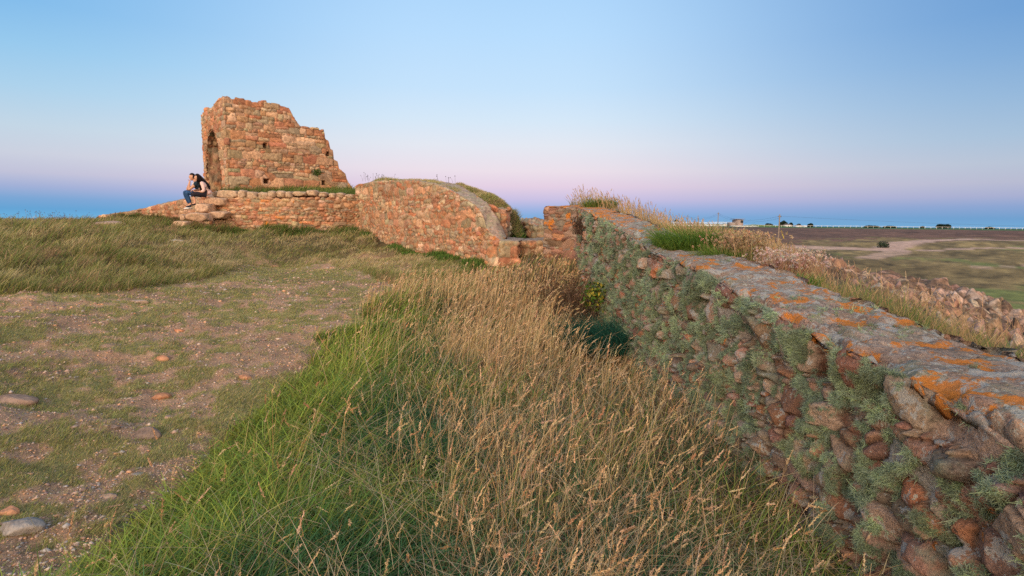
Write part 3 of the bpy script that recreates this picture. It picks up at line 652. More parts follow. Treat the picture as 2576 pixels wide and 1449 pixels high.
S = np.array(S)
H_, C_, e_, _ = masonry(PA, PB, S, 56, p=2.6, joint=.38, jw=.10, off=.16, tilt=.35, rough=.10, bulge=.12, warp=.3, pal=np.array([[.40, .255, .18], [.44, .28, .20], [.35, .22, .15], [.42, .30, .22], [.38, .21, .13]]), jcol=(.10, .055, .04))  if False else (None,) * 4
# (A must be monotonic along the first index for the windowed search, so work in plan coordinates instead)
S2 = []
for k in range(620):
    uu, v2 = g.random(), g.random(); w = .012 + .040 * g.random() ** 2; S2.append((uu, v2 * .55, w * g.uniform(.9, 1.6), w * g.uniform(.4, .8), g.normal(.5, .35)))
H_, C_, e_, _ = masonry(U_, V_ * .55, np.array(S2), 56, p=2.8, joint=.01, jw=.003, off=.008, tilt=.45, rough=.0, bulge=.006, warp=.006, pal=np.array([[.40, .255, .18], [.44, .28, .20], [.35, .22, .15], [.42, .30, .22], [.38, .21, .13]]), jcol=(.09, .05, .035))
sc2 = np.interp(V_, [0, 1], [6, 10]) * sst(0, .12, V_)
OZ = OZ + H_ * sc2 * 1.0 + (fbm(OX * 2.5, OY * 2.5, 58, 4) - .5) * .28
gr = sst(.47, .56, .7 * fbm(OX * .7, OY * .7, 59, 4) + .3 * fbm(OX * 3, OY * 3, 57, 3) + .10 * sst(.7, 1, V_) + .15 * sst(.25, 0, U_) ) * .85
C_ = C_ * (1 - gr[..., None]) + np.array([.10, .065, .04]) * gr[..., None]
oc = npmesh('rock_outcrop', np.stack([OX, OY, OZ], -1).reshape(-1, 3), grid_quads(420, 330), M_crag, None, {'col': C_.reshape(-1, 3), 'lich': np.zeros(OX.size), 'orng': np.zeros(OX.size)}, False)
tag(oc, 'weathered pink granite crag dropping away on the far side of the lichened wall', 'rock outcrop')

# ------------------------------------------------------------------ blades
def blades(acc, P, L, W, phi, th0, th1, colr, g, nseg=4, tip=.15, tipcol=None, facing=None):
    n = len(P); L = np.broadcast_to(L, (n,)); W = np.broadcast_to(W, (n,)); phi = np.broadcast_to(phi, (n,)); th0 = np.broadcast_to(th0, (n,)); th1 = np.broadcast_to(th1, (n,))
    p = P.copy(); pts = [p.copy()]
    for k in range(nseg):
        th = th0 + (th1 - th0) * ((k + .5) / nseg) ** 1.3
        p = p + (L / nseg)[:, None] * np.stack([np.sin(th) * np.cos(phi), np.sin(th) * np.sin(phi), np.cos(th)], 1); pts.append(p.copy())
    pts = np.stack(pts, 1)
    vw = np.arctan2(P[:, 1], P[:, 0]) + math.pi / 2 + g.normal(0, .7, n)
    sd = np.stack([np.cos(vw), np.sin(vw), np.zeros(n)], 1)
    f = np.linspace(0, 1, nseg + 1); wf = (1 - f ** 2) * (1 - tip) + tip
    off = sd[:, None] * (W[:, None] * wf[None])[..., None] * .5
    V = np.stack([pts - off, pts + off], 2).reshape(-1, 3)
    b = (np.arange(n) * 2 * (nseg + 1))[:, None]
    Q = np.concatenate([b + [2 * k, 2 * k + 1, 2 * k + 3, 2 * k + 2] for k in range(nseg)])
    c = np.repeat(np.asarray(colr)[:, None], nseg + 1, 1)
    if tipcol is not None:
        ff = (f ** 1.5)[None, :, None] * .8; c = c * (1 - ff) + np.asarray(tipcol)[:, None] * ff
    c = np.repeat(c[:, :, None], 2, 2).reshape(-1, 3)
    acc.add(V, Q, col=c)
    dirn = pts[:, -1] - pts[:, -2]; dirn /= np.linalg.norm(dirn, axis=1)[:, None]
    return pts[:, -1], dirn
def polar(n, az0, az1, r0, r1, g, k=1.):
    az = np.radians(g.uniform(az0, az1, n)); r = r0 * (r1 / r0) ** (g.random(n) ** k); return r * np.sin(az), r * np.cos(az)
def heads(acc, T, D, n, length, sl, sw, colr, g, spread=.35):
    """seed heads: n spikelets up the last stretch of each stem"""
    m_ = len(T); f = np.tile(np.linspace(0, 1, n), m_); Tb = np.repeat(T, n, 0); Db = np.repeat(D, n, 0); ln = np.repeat(np.broadcast_to(length, (m_,)), n)
    base = Tb - Db * (ln * (1 - f))[:, None] * .9
    d = Db + g.normal(0, spread, (m_ * n, 3)); d /= np.linalg.norm(d, axis=1)[:, None]
    sd = np.cross(d, g.normal(0, 1, (m_ * n, 3))); sd /= np.linalg.norm(sd, axis=1)[:, None]
    tap = (1 - .6 * f); s1 = np.repeat(np.broadcast_to(sl, (m_,)), n) * tap * g.uniform(.6, 1.2, m_ * n); s2 = np.repeat(np.broadcast_to(sw, (m_,)), n)
    mid = base + d * (s1 * .5)[:, None]; tp = base + d * s1[:, None]
    V = np.stack([base, mid + sd * s2[:, None], tp, mid - sd * s2[:, None]], 1).reshape(-1, 3)
    Q = np.arange(m_ * n)[:, None] * 4 + np.arange(4)
    c = np.repeat(np.asarray(colr), n, 0) * g.uniform(.75, 1.25, (m_ * n, 1)); acc.add(V, Q, col=np.repeat(c, 4, 0))
def gcol(base, n, g, var=.2, hue=.08):
    return np.asarray(base) * g.uniform(1 - var, 1 + var, (n, 1)) * (1 + g.normal(0, hue, (n, 3)))
WIND = R(20)     # blades lean towards +x, a little away from the camera

# --- tall grass strip
def strip_mask(x, y):
    lft = -2.15 + .35 * (vn(y * 1.3, x * 0, 3) - .5) * 2 + .25 * (fbm(x * 3, y * 3, 8) - .5)
    lft = lft + np.interp(y, [0, 2.4, 9, 10.5, 12, 13], [0, 0, -.1, .3, 1.5, 2.0])
    return (x > lft) & (x < bnd(y) - .32) & (y < 13.0 + 0 * x) & (y > .7), x - lft
g = np.random.default_rng(31)
dryS = np.array([.66, .49, .26]); dryR = np.array([.42, .28, .16]); dryP = np.array([.60, .46, .28]); grn = np.array([.15, .25, .05]); grnY = np.array([.33, .36, .08]); dgrn = np.array([.05, .13, .05])
def greenness(x, y, d):
    return np.clip(sst(2.0, 1.0, d + (fbm(x * 1.8, y * 1.8, 61, 3) - .5) * 1.6 + .10 * np.clip(y - 4, 0, 9)) * sst(10.5, 7, y) + .10 * sst(6, 2, y), 0, 1)
# leaves (under-storey)
x, y = polar(330000, -46, 36, .9, 13.5, g, .9); mk, dl_ = strip_mask(x, y); x, y, dl_ = x[mk], y[mk], dl_[mk]
n = len(x); G = greenness(x, y, dl_); isg = g.random(n) < np.clip(G * .78 + .06, 0, .84)
flatz = sst(.5, .62, fbm(x * .8, y * .8, 62, 2))          # wind-flattened swirls
ed = sst(0, .6, dl_)
L = np.where(isg, g.uniform(.22, .52, n), g.uniform(.12, .36, n)) * (.45 + .55 * ed) * (1 - .5 * sst(.45, .9, x) * sst(4.8, 5.8, y) * sst(10.2, 8.6, y))
W = np.where(isg, g.uniform(.004, .009, n), g.uniform(.0018, .0036, n)) * np.maximum(1, y / 4.5)
phi = WIND + g.normal(0, 1.0, n) * np.interp(y, [3, 9], [1.6, .8]) - flatz * .5
th0 = np.abs(g.normal(.3, .25, n)); th1 = np.where(isg, g.uniform(.8, 2.1, n), g.uniform(.9, 2.9, n)) + flatz * .4
cc = np.where(isg[:, None], gcol(grn, n, g, .35, .1), gcol(dryR, n, g, .4, .07)); yl = (g.random(n) < .35) & isg; cc[yl] = gcol(grnY, yl.sum(), g)
pl_ = (~isg) & (g.random(n) < .28); cc[pl_] = gcol([.56, .47, .36], pl_.sum(), g); bl_ = (~isg) & (g.random(n) < .25); cc[bl_] *= .5
yl2 = isg & (dl_ < .7) & (g.random(n) < .6); cc[yl2] = gcol([.34, .42, .07], yl2.sum(), g)  # yellow-green along the path side: its lit edge is put into the colour
dk = isg & (sst(.4, .6, fbm(x * 1.5, y * 1.5, 64)) * sst(.5, 1.4, dl_) > g.random(n)); cc[dk] = gcol(dgrn * 1.25, dk.sum(), g)
P = np.stack([x, y, H(x, y) - .02], 1)
agr = Acc(); adr = Acc()
tc_ = cc * np.where(isg[:, None], 1.4, 1.15)  # lighter tips; on green blades a highlight put into the colour
for mm, acc in ((isg, agr), (~isg, adr)): blades(acc, P[mm], L[mm], W[mm], phi[mm], th0[mm], th1[mm], cc[mm] * np.array([.42, .38, .34]), g, 5, .15, tc_[mm])  # roots darkened: brown litter tone plus shade between blades put into the colour
# stems with heads
x, y = polar(46000, -46, 36, 1.0, 13.2, g, .72); mk, dl_ = strip_mask(x, y); x, y, dl_ = x[mk], y[mk], dl_[mk]
G = greenness(x, y, dl_); keep = (g.random(len(x)) > G * .80) & (g.random(len(x)) > .55 * sst(.45, .9, x) * sst(5.5, 4, y)) & (g.random(len(x)) < np.interp(y, [1, 3, 6], [.42, .5, 1.0]) * sst(.25, .5, fbm(x * 2.2, y * 2.2, 68, 3) + .1 * sst(4, 7, y))); x, y, dl_ = x[keep], y[keep], dl_[keep]; n = len(x)
hgt = g.uniform(.30, .82, n) * (.55 + .45 * sst(0, .7, dl_)) * (.8 + .4 * fbm(x, y, 65)) * np.interp(y, [1, 2, 3, 8, 12], [.60, .72, .95, 1.0, 1.05]) * np.where(x > .9, .85, 1)
hgt *= 1 - .35 * sst(.55, .65, fbm(x * .7 + 9, y * .7, 66, 2))
hgt *= np.interp(y, [0, 8, 10, 11.3, 14], [1, 1, .80, .48, .42]); hgt *= 1 - .72 * sst(.45, .9, x) * sst(4.8, 5.8, y) * sst(10.2, 8.6, y)
W = g.uniform(.0013, .0026, n) * np.maximum(1, y / 2.8) ** .9
sw_ = (vn(x * .5, y * .5, 67) - .5) * 2
phi = WIND + sw_ * .9 + g.normal(0, .8, n) * np.interp(y, [3, 8], [1.7, .7])
th0 = np.abs(g.normal(.2, .18, n)); th1 = np.abs(g.normal(.5, .45, n) * np.interp(y, [3, 7], [1.5, 1]))
br = g.random(n) < np.interp(y, [2, 5, 8], [.45, .32, .10]); th0[br] += g.uniform(.5, 1.1, br.sum()); phi[br] += g.normal(0, 1.5, br.sum())
cc = gcol(dryS, n, g, .25, .05); cc[g.random(n) < .3] *= np.array([.85, .72, .62])
P = np.stack([x, y, H(x, y) - .02], 1)
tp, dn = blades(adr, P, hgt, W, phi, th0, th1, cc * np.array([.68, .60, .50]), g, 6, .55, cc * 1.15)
xf, yf_ = polar(9000, -46, 36, 1.2, 9, g, .9); mf, df = strip_mask(xf, yf_); kf = mf & (df > .8); xf, yf_ = xf[kf], yf_[kf]; nf0 = len(xf)
cf = gcol([.58, .45, .28], nf0, g, .3, .05); cf[g.random(nf0) < .4] *= np.array([.7, .6, .5])
blades(adr, np.stack([xf, yf_, H(xf, yf_) + g.uniform(.05, .34, nf0)], 1), g.uniform(.25, .6, nf0), g.uniform(.0016, .0032, nf0) * np.maximum(1, yf_ / 3), g.uniform(0, 6.28, nf0), g.uniform(.7, 1.5, nf0), g.uniform(1.2, 2.2, nf0), cf * .8, g, 5, .3, cf)
hd = g.random(n) < np.interp(y, [2, 4, 7], [.50, .42, .45]); n2 = hd.sum(); big = np.maximum(1, y[hd] / 3.2)
ahead = Acc()
hc = gcol([.66, .46, .27], n2, g, .25, .05); hc[g.random(n2) < .3] *= np.array([.8, .68, .58])
Th, Dh = tp[hd], dn[hd]; nr_ = y[hd] < 4.2; Lh = g.uniform(.04, .11, n2); Sh = .013 * big ** .6 * g.uniform(.7, 1.5, n2)
Dh = Dh + np.array([.5, .1, -.15]) * g.uniform(0, 1, (n2, 1)); Dh /= np.linalg.norm(Dh, axis=1)[:, None]; Th = Th + Dh * Lh[:, None] * .9
heads(ahead, Th[nr_], Dh[nr_], 52, Lh[nr_] * 1.05, Sh[nr_] * 1.05, g.uniform(.0014, .0026, nr_.sum()), hc[nr_], g, .42); heads(ahead, Th[~nr_], Dh[~nr_], 20, Lh[~nr_], Sh[~nr_], (.0020 * big)[~nr_], hc[~nr_], g, .38)
o1 = agr.build('tall_green_grass', M_blade); tag(o1, 'lush green grass bending along the edge of the stony path', 'grass', kind='stuff')
# golden grass near: the rest is added below and built later

# --- rough, wind-combed grass (mound, verges, banks)
def rough(acc, x, y, z, g, L=(.12, .30), lean=1.15, pal=None, wsc=1., wind=WIND, wd=.95, w0=.0035, dist=None):
    n = len(x); pal = pal or [(.27, .27, .085), (.38, .33, .13), (.52, .41, .22), (.17, .21, .05), (.36, .25, .13)]
    f = .5 * fbm(x * .8, y * .8, 81, 3) + .5 * fbm(x * 3.2, y * 3.2, 80, 2) + g.normal(0, .09, n) - .12 * sst(-9.5, -7, x) * sst(11, 13.5, y) * (x < 0) + .10 * sst(-8, -11, x); idx = np.clip(((f - .28) / .45 * len(pal)).astype(int), 0, len(pal) - 1)
    order = [2, 1, 0, 3, 4][:len(pal)] if len(pal) == 5 else list(range(len(pal)))
    order = order
    c = np.array(pal)[np.array(order)[idx]] * g.uniform(.7, 1.3, (n, 1)) * (1 + g.normal(0, .07, (n, 3)))
    dd = np.hypot(x, y) if dist is None else dist
    Wd = w0 * np.maximum(1, dd / 5.5) * g.uniform(.7, 1.3, n) * wsc
    cl = .2 + 1.6 * fbm(x * 3.0, y * 3.0, 82, 3)
    Ln = g.uniform(L[0], L[1], n) * cl * (1 - .5 * sst(-9.5, -7, x) * sst(11, 13.5, y) * sst(19.5, 18, y) * (x < 0))
    ph = wind + (vn(x * .6, y * .6, 83) - .5) * 1.6 + g.normal(0, wd, n)
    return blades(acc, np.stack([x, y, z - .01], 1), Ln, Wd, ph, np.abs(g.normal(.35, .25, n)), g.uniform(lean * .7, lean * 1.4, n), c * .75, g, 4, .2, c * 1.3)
g = np.random.default_rng(41)
am = Acc()
x, y = polar(300000, -64, -4, 6.5, 27, g, .95)
on = (x < mound_edge(y) + .35 * (fbm(x, y, 84) - .5)) | (y > 14.8 + (fbm(x, y, 85) - .5) * 1.5) | (y > 9.5) & (x > np.interp(y, [9.5, 11.5, 13, 15], [-1.0, -2.6, -3.6, -5.0]))
terr_f = np.interp(x, [-12.5, -10.6, -10.2, -7, -5.7, -4.4, -3.2, -2.1, -1.1, -.4, .2], [22, 19.3, 19.3, 19.7, 20.8, 18.4, 16.4, 14.7, 13.3, 12.6, 12.5])
on &= (y < terr_f) | (x < -12.6)
on &= (y < np.interp(x, [-22, -19, -16, -12.6], [40, 25, 22.3, 21])) 
x, y = x[on], y[on]
z = H(x, y)
rough(am, x, y, z, g, (.10, .26))
# terrace, bank, sloping wall foot
def surf_pts(V, n, g):
    i = g.integers(0, V.shape[0] - 1, n); j = g.integers(0, V.shape[1] - 1, n); a_, b_ = g.random((n, 1)), g.random((n, 1))
    return V[i, j] * (1 - a_) * (1 - b_) + V[i + 1, j] * a_ * (1 - b_) + V[i, j + 1] * (1 - a_) * b_ + V[i + 1, j + 1] * a_ * b_
TV = np.stack([TX, GYt, GZt], -1)
p = surf_pts(TV, 26000, g); ins = ((p[:, :2] - c0) @ dr > -.1) & ((p[:, :2] - c0) @ dl > -.05); p = p[~ins & (p[:, 1] < 26)]
rough(am, p[:, 0], p[:, 1], p[:, 2], g, (.12, .32), .9, pal=[(.10, .16, .03), (.13, .19, .035), (.17, .19, .05), (.08, .13, .025), (.22, .16, .07)])
p = surf_pts(BV, 30000, g); rough(am, p[:, 0], p[:, 1], p[:, 2], g, (.08, .22), 1.0)
q_ = [(*at(u, 455, D)[:2], at(u, vt, D)[2]) for u, D, vb, vt, dz in mp_[3:10]]; q_ = np.array(q_); tt_ = g.random(12000) * (len(q_) - 1); i_ = tt_.astype(int); f_ = (tt_ - i_)[:, None]; p = q_[i_] * (1 - f_) + q_[i_ + 1] * f_
k = fbm(tt_ * 3, tt_ * 0, 86) > .42; p = p[k]; bk_ = g.uniform(.10, .8, (len(p), 1)); p[:, :2] += np.array([.5, .62]) * bk_
rough(am, p[:, 0], p[:, 1], p[:, 2] - .01, g, (.08, .20), 1.0)
o2 = am.build('rough_grass', M_blade); tag(o2, 'wind combed olive and straw coloured rough grass on the mound and along the old walls', 'grass', kind='stuff')

# weeds at the wall feet: darker, taller herbage
aw = Acc()
def along(pts, n, g, wid):
    P = np.array(pts); L = np.r_[0, np.cumsum(np.linalg.norm(np.diff(P, axis=0), axis=1))]; s = g.random(n) * L[-1]; q = np.stack([np.interp(s, L, P[:, k]) for k in (0, 1)], 1)
    return q[:, 0] + g.normal(0, wid, n) * .5, q[:, 1] - np.abs(g.normal(0, wid, n)), s / L[-1]
fw = [at(u, 575, D)[:2] for u, D in ((925, 20.0), (1000, 17.2), (1086, 15.3), (1171, 13.6), (1215, 12.9))]
x, y, s = along(fw, 12000, g, .25); k = fbm(s * 9, s * 0, 87) > .45; x, y = x[k], y[k]; z = H(x, y)
rough(aw, x, y, z, g, (.14, .34), .8, pal=[(.08, .16, .025), (.12, .21, .035), (.06, .12, .02), (.17, .20, .05), (.24, .17, .07)], w0=.005)
ft = [at(u, 575, D)[:2] for u, D in ((440, 19.0), (500, 18.2), (560, 18.6), (640, 19.2), (760, 19.5), (900, 20.5))]
x, y, s = along(ft, 7000, g, .3); k = (fbm(s * 11, s * 0, 88) + .25 * (s < .45)) > .5; x, y = x[k], y[k]; z = H(x, y)
rough(aw, x, y, z, g, (.12, .32), .8, pal=[(.11, .17, .035), (.15, .19, .045), (.08, .12, .03), (.18, .18, .06), (.24, .16, .07)], w0=.006, wd=1.2)
fs = [at(u, 560, D)[:2] for u, D in ((280, 23.2), (330, 22.4), (400, 21.2), (455, 20.0))]
x, y, s = along(fs, 9000, g, .4); k = fbm(s * 8, s * 0, 89) > .42; x, y = x[k], y[k]; z = H(x, y)
rough(aw, x, y, z, g, (.10, .26), .8, pal=[(.11, .16, .03), (.10, .14, .03), (.06, .09, .02), (.16, .13, .05), (.18, .11, .05)], w0=.006, wd=1.2)
x = g.normal(.02, .10, 500); y = g.uniform(14.6, 16.0, 500); z = np.maximum(H(x, y), 1.15); rough(aw, x, y, z, g, (.12, .34), .6, pal=[(.06, .13, .02), (.09, .18, .03), (.05, .12, .02)], w0=.006, wd=1.5)
o3 = aw.build('wall_foot_weeds', M_blade); tag(o3, 'dark green weeds and herbage crowding the feet of the ruined walls', 'weeds', kind='stuff')

# --- turf on the path
g = np.random.default_rng(43)
x, y = polar(420000, -52, -6, 2.0, 17, g, 1.0)
on = (x > mound_edge(y) - .3) & (x < np.interp(y, [0, 9, 11.5, 13, 15], [-2.0, -2.1, -2.3, -3.0, -4.0]))
t = .3 * fbm(x * 1.1, y * 1.1, 21, 4) + .3 * fbm(x * 3.1, y * 3.1, 23, 3) + .4 * fbm(x * 9, y * 9, 22, 3) + .03
on &= (sst(.47, .55, t) * .9 + .10) > g.random(len(x)); x, y = x[on], y[on]; n = len(x)
at_ = Acc(); c = gcol([.33, .32, .10], n, g, .35, .09); dd = g.random(n) < .4; c[dd] = gcol([.42, .33, .17], dd.sum(), g, .3, .05)
blades(at_, np.stack([x, y, H(x, y) - .004], 1), g.uniform(.018, .05, n) * (.6 + .8 * vn(x * 3, y * 3, 5)), .0022 * np.maximum(1, np.hypot(x, y) / 3.5) * g.uniform(.7, 1.3, n), WIND + g.normal(0, 1.2, n), g.uniform(.1, .9, n), g.uniform(.8, 1.7, n), c * .9, g, 2, .3, c * 1.2)
o4 = at_.build('short_turf', M_blade); tag(o4, 'short cropped turf in thin patches over the stony path', 'turf', kind='stuff')
# --- gravel
x, y = polar(85000, -52, -6, 1.9, 15, g, 1.0)
on = (x > mound_edge(y) - .3) & (x < -2.0); t = .3 * fbm(x * 1.1, y * 1.1, 21, 4) + .3 * fbm(x * 3.1, y * 3.1, 23, 3) + .4 * fbm(x * 9, y * 9, 22, 3) + .03
on &= (1 - sst(.46, .6, t) * .9) > g.random(len(x)); x, y = x[on], y[on]; n = len(x)
ico = np.array([[0, 0, 1], [.9, 0, .25], [.25, .85, .3], [-.8, .5, .2], [-.7, -.6, .25], [.3, -.9, .2], [0, 0, -1]], float)
fq = np.array([[0, 1, 2, 2], [0, 2, 3, 3], [0, 3, 4, 4], [0, 4, 5, 5], [0, 5, 1, 1], [6, 2, 1, 1], [6, 3, 2, 2], [6, 4, 3, 3], [6, 5, 4, 4], [6, 1, 5, 5]])[:, :3]
szs = g.lognormal(math.log(.0050), .55, n).clip(.002, .026) * np.maximum(1, np.hypot(x, y) / 6)
V = ico[None] * g.uniform(.6, 1.3, (n, 7, 1)) * szs[:, None, None] * np.array([1, 1, .65]); ang = g.random(n) * 6.28
ca, sa = np.cos(ang)[:, None], np.sin(ang)[:, None]; V = np.stack([V[..., 0] * ca - V[..., 1] * sa, V[..., 0] * sa + V[..., 1] * ca, V[..., 2]], -1)
V += np.stack([x, y, H(x, y)], 1)[:, None]; Qg = (np.arange(n)[:, None, None] * 7 + fq[None]).reshape(-1, 3)
pc_ = np.array([[.50, .33, .25], [.58, .43, .34], [.42, .25, .18], [.38, .33, .30], [.56, .31, .18], [.28, .19, .16]]); cg = pc_[g.integers(0, 6, n)] * g.uniform(.75, 1.25, (n, 1))
m, nt, b, out = newmat('gravel_stone'); nt.links.new(attr(nt, 'col'), b.inputs['Base Color'])
gv = npmesh('gravel', V.reshape(-1, 3), Qg, m, None, {'col': np.repeat(cg, 7, 0)}); tag(gv, 'loose pinkish granite gravel scattered on the path', 'gravel', kind='stuff')

# --- grass behind the lichened wall
g = np.random.default_rng(47)
x, y = polar(90000, 5, 52, 2.0, 22, g, .8)
on = (x > bnd(y) + np.interp(y, [0, 4, 8, 11, 14], [.42, .40, .32, .28, .1]) + .1 * (fbm(x * 3, y * 3, 90) - .5))
on &= sst(.30, .5, fbm(x * 1.2, y * 1.2, 91)) + .2 > g.random(len(x)); on &= x < bnd(y) + np.interp(y, [0, 3, 6, 12, 20], [.70, .80, 1.7, 5, 8]) + (fbm(x, y, 92) - .5)
x, y = x[on], y[on]; z = H(x, y)
ar = Acc(); rough(ar, x, y, z, g, (.06, .22), 1.0, pal=[(.20, .20, .06), (.28, .22, .09), (.42, .29, .14), (.10, .18, .035), (.34, .21, .10)], wind=R(10), w0=.004)
rgr = ar.build('verge_grass', M_blade); tag(rgr, 'mixed green and straw grass on the ground behind the lichened wall', 'grass', kind='stuff')
x, y = polar(30000, 5, 50, 2.4, 17, g, .75)
on = (x > bnd(y) + np.interp(y, [0, 4, 8, 11, 14], [.5, .45, .35, .3, .1])) & (x < bnd(y) + np.interp(y, [0, 3, 6, 12, 20], [.75, .95, 1.7, 4.5, 8])); dfl = sst(.38, .55, fbm(x * 1.5, y * 1.5, 93)) * np.interp(y, [2, 5, 8, 12], [.30, .25, .8, .9]); on &= dfl > g.random(len(x))
x, y = x[on], y[on]; n = len(x); z = H(x, y); cc = gcol([.50, .34, .17], n, g, .2, .05)
tp, dn = blades(adr, np.stack([x, y, z], 1), g.uniform(.25, .55, n) * np.interp(y, [2, 6, 12], [.6, .85, 1]), g.uniform(.0014, .0022, n) * np.maximum(1, y / 3), R(160) + g.normal(0, .6, n) if False else R(185) + g.normal(0, 1.0, n), np.abs(g.normal(.15, .12, n)), np.abs(g.normal(.55, .3, n)), cc * .85, g, 5, .5, cc)
hd = g.random(n) < .6; n2 = hd.sum(); big = np.maximum(1, y[hd] / 3); heads(ahead, tp[hd], dn[hd], 18, g.uniform(.05, .10, n2), .012 * big ** .6, .0015 * big, gcol([.55, .38, .24], n2, g), g, .25)
o5 = adr.build('tall_dry_grass', M_blade); tag(o5, 'tall golden dry grass filling the ground between path and wall', 'grass', kind='stuff')
o6 = ahead.build('grass_seed_heads', M_dryhead, o5); o6['kind'] = 'stuff'

# ------------------------------------------------------------------ tussocks and shrubs (things)
def tussock(name, label, c, r, L, pal, n, g, cat='grass tuft', wind=R(180), lean=1.3, w=.005, group=None, wd=1.0):
    a = Acc(); th = g.random(n) * 6.28; rr_ = r * np.sqrt(g.random(n)); x = c[0] + rr_ * np.cos(th) * 1.4; y = c[1] + rr_ * np.sin(th)
    cc = np.array(pal)[g.integers(0, len(pal), n)] * g.uniform(.7, 1.3, (n, 1)); z = np.full(n, c[2]) - .03
    ph = np.where(g.random(n) < .5, th, wind + g.normal(0, wd, n))
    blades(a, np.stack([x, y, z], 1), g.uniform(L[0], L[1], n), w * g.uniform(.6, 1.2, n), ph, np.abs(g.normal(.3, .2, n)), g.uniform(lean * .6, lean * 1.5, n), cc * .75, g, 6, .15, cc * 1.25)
    o = a.build(name, M_blade); tag(o, label, cat, group); return o
gpal = [(.10, .20, .025), (.14, .25, .035), (.07, .15, .02), (.20, .26, .05)]
g = np.random.default_rng(51)
tussock('grass_tussock', 'big bright green grass tussock drooping over the back of the lichened wall top', at(1745, 640, 6.2), .26, (.28, .52), gpal, 2600, g, w=.006, lean=1.7)
tussock('grass_tussock', 'smaller green tuft hanging over the wall top just right of the big tussock', at(1820, 668, 5.5), .14, (.2, .36), gpal, 1100, g, w=.0055, lean=1.8)
tussock('grass_tussock', 'green tuft crowning the top of the pillar end of the lichened wall', at(1508, 520, 12.2), .24, (.12, .34), gpal + [(.28, .22, .09)], 800, g, w=.010, wind=R(10), lean=1.6)
tussock('grass_tussock', 'dark green feathery clump beside the pale flowering plant behind the wall', at(1895, 690, 4.95), .13, (.06, .15), [(.03, .10, .02), (.05, .13, .03)], 1500, g, w=.004, lean=.9)
tussock('grass_tussock', 'spiky green rosette of grass at the back edge of the wall top', at(2010, 722, 4.45), .10, (.10, .20), gpal + [(.10, .22, .10)], 240, g, w=.008, lean=1.2, wd=2)
tussock('grass_tussock', 'long haired green grass clump in the hollow at the wall foot, coloured dark teal for shade', at(1530, 870, 7.0), .42, (.25, .6), [(.02, .10, .06), (.03, .13, .08), (.02, .08, .05)], 3800, g, w=.006, lean=1.9, wd=.7)  # dark teal palette: green grass with the hollow's shade put into its colour
def stalks(acc, hacc, base, n, g, L, rad, colr, hcol, hs, nh, lean=.5, wind=0., wd=3.14):
    x = base[0] + g.normal(0, rad, n); y = base[1] + g.normal(0, rad, n); z = np.full(n, base[2])
    cc = gcol(colr, n, g); T, D = blades(acc, np.stack([x, y, z], 1), g.uniform(L[0], L[1], n), hs * .35, wind + g.normal(0, wd, n), np.abs(g.normal(.1, .1, n)), np.abs(g.normal(lean, .3, n)), cc, g, 4, .6)
    hc = gcol(hcol, n, g); strands(hacc, T, D, nh, hs, hs * .3, hc, g, .9, .3)
def shrub(name, label, base, g, n, L, rad, colr, hcol, hs, nh, part='flower_heads', **k):
    e_ = empty(name, tuple(base)); tag(e_, label, 'plant'); a = Acc(); h = Acc(); stalks(a, h, base, n, g, L, rad, colr, hcol, hs, nh, **k)
    for acc, nm, mt in ((a, 'stems', M_blade), (h, part, M_dryhead)):
        V = np.concatenate(acc.V) - np.array(base); acc.V = [V]; o = acc.build(nm, mt, e_); o['kind'] = 'stuff'
    return e_
shrub('dry_flowering_plant', 'dried plant with clusters of tiny white seed heads behind the wall', at(1985, 690, 4.9), g, 520, (.08, .24), .13, (.36, .20, .13), (.58, .46, .40), .010, 10, lean=.9)
shrub('dry_shrub', 'bushy brown dried shrub beside the big green tussock', at(1865, 655, 5.6), g, 520, (.10, .30), .13, (.34, .23, .13), (.46, .33, .20), .013, 14, part='seed_clusters', lean=.6)
shrub('dry_shrub', 'tangled brown dead herb at the foot of the pillar beside the golden grass', at(1425, 800, 8.6), g, 380, (.3, .8), .28, (.13, .075, .045), (.16, .09, .05), .02, 8, part='seed_clusters', lean=1.0)
shrub('dry_shrub', 'small brown dead plant growing from the lichened face near the pillar', at(1468, 590, 10.6) - np.array([.10, 0, 0]), g, 70, (.15, .35), .05, (.10, .06, .04), (.12, .08, .05), .02, 10, part='seed_clusters', lean=.5)
def leafy(name, label, c, g, n, r, ls, pal, cat='plant'):
    a = Acc(); d = g.normal(0, 1, (n, 3)); d /= np.linalg.norm(d, axis=1)[:, None]; p = np.asarray(c) + d * r * g.random((n, 1)) ** .4
    nn = d + g.normal(0, .5, (n, 3)); nn /= np.linalg.norm(nn, axis=1)[:, None]; t1 = np.cross(nn, g.normal(0, 1, (n, 3))); t1 /= np.linalg.norm(t1, axis=1)[:, None]; t2 = np.cross(nn, t1); s = ls * g.uniform(.6, 1.2, (n, 1))
    V = np.stack([p - t1 * s, p - t2 * s * .55, p + t1 * s, p + t2 * s * .55], 1).reshape(-1, 3); cc = np.array(pal)[g.integers(0, len(pal), n)] * g.uniform(.7, 1.3, (n, 1))
    a.add(V, np.arange(n)[:, None] * 4 + np.arange(4), col=np.repeat(cc, 4, 0)); o = a.build(name, M_leaf); tag(o, label, cat); return o
leafy('bramble', 'bramble with green and yellowing leaves at the foot of the lichened wall', at(1500, 745, 8.3), g, 340, np.array([.24, .2, .26]), .035, [(.08, .17, .02), (.13, .22, .03), (.06, .12, .02), (.45, .36, .05), (.30, .30, .05)])
leafy('wall_plant', 'little green plant rooted in the face of the tower above the terrace', at(801, 434, 23.2) - np.array([0, .12, 0]), g, 160, np.array([.22, .1, .16]), .04, [(.05, .10, .02), (.08, .14, .025)])
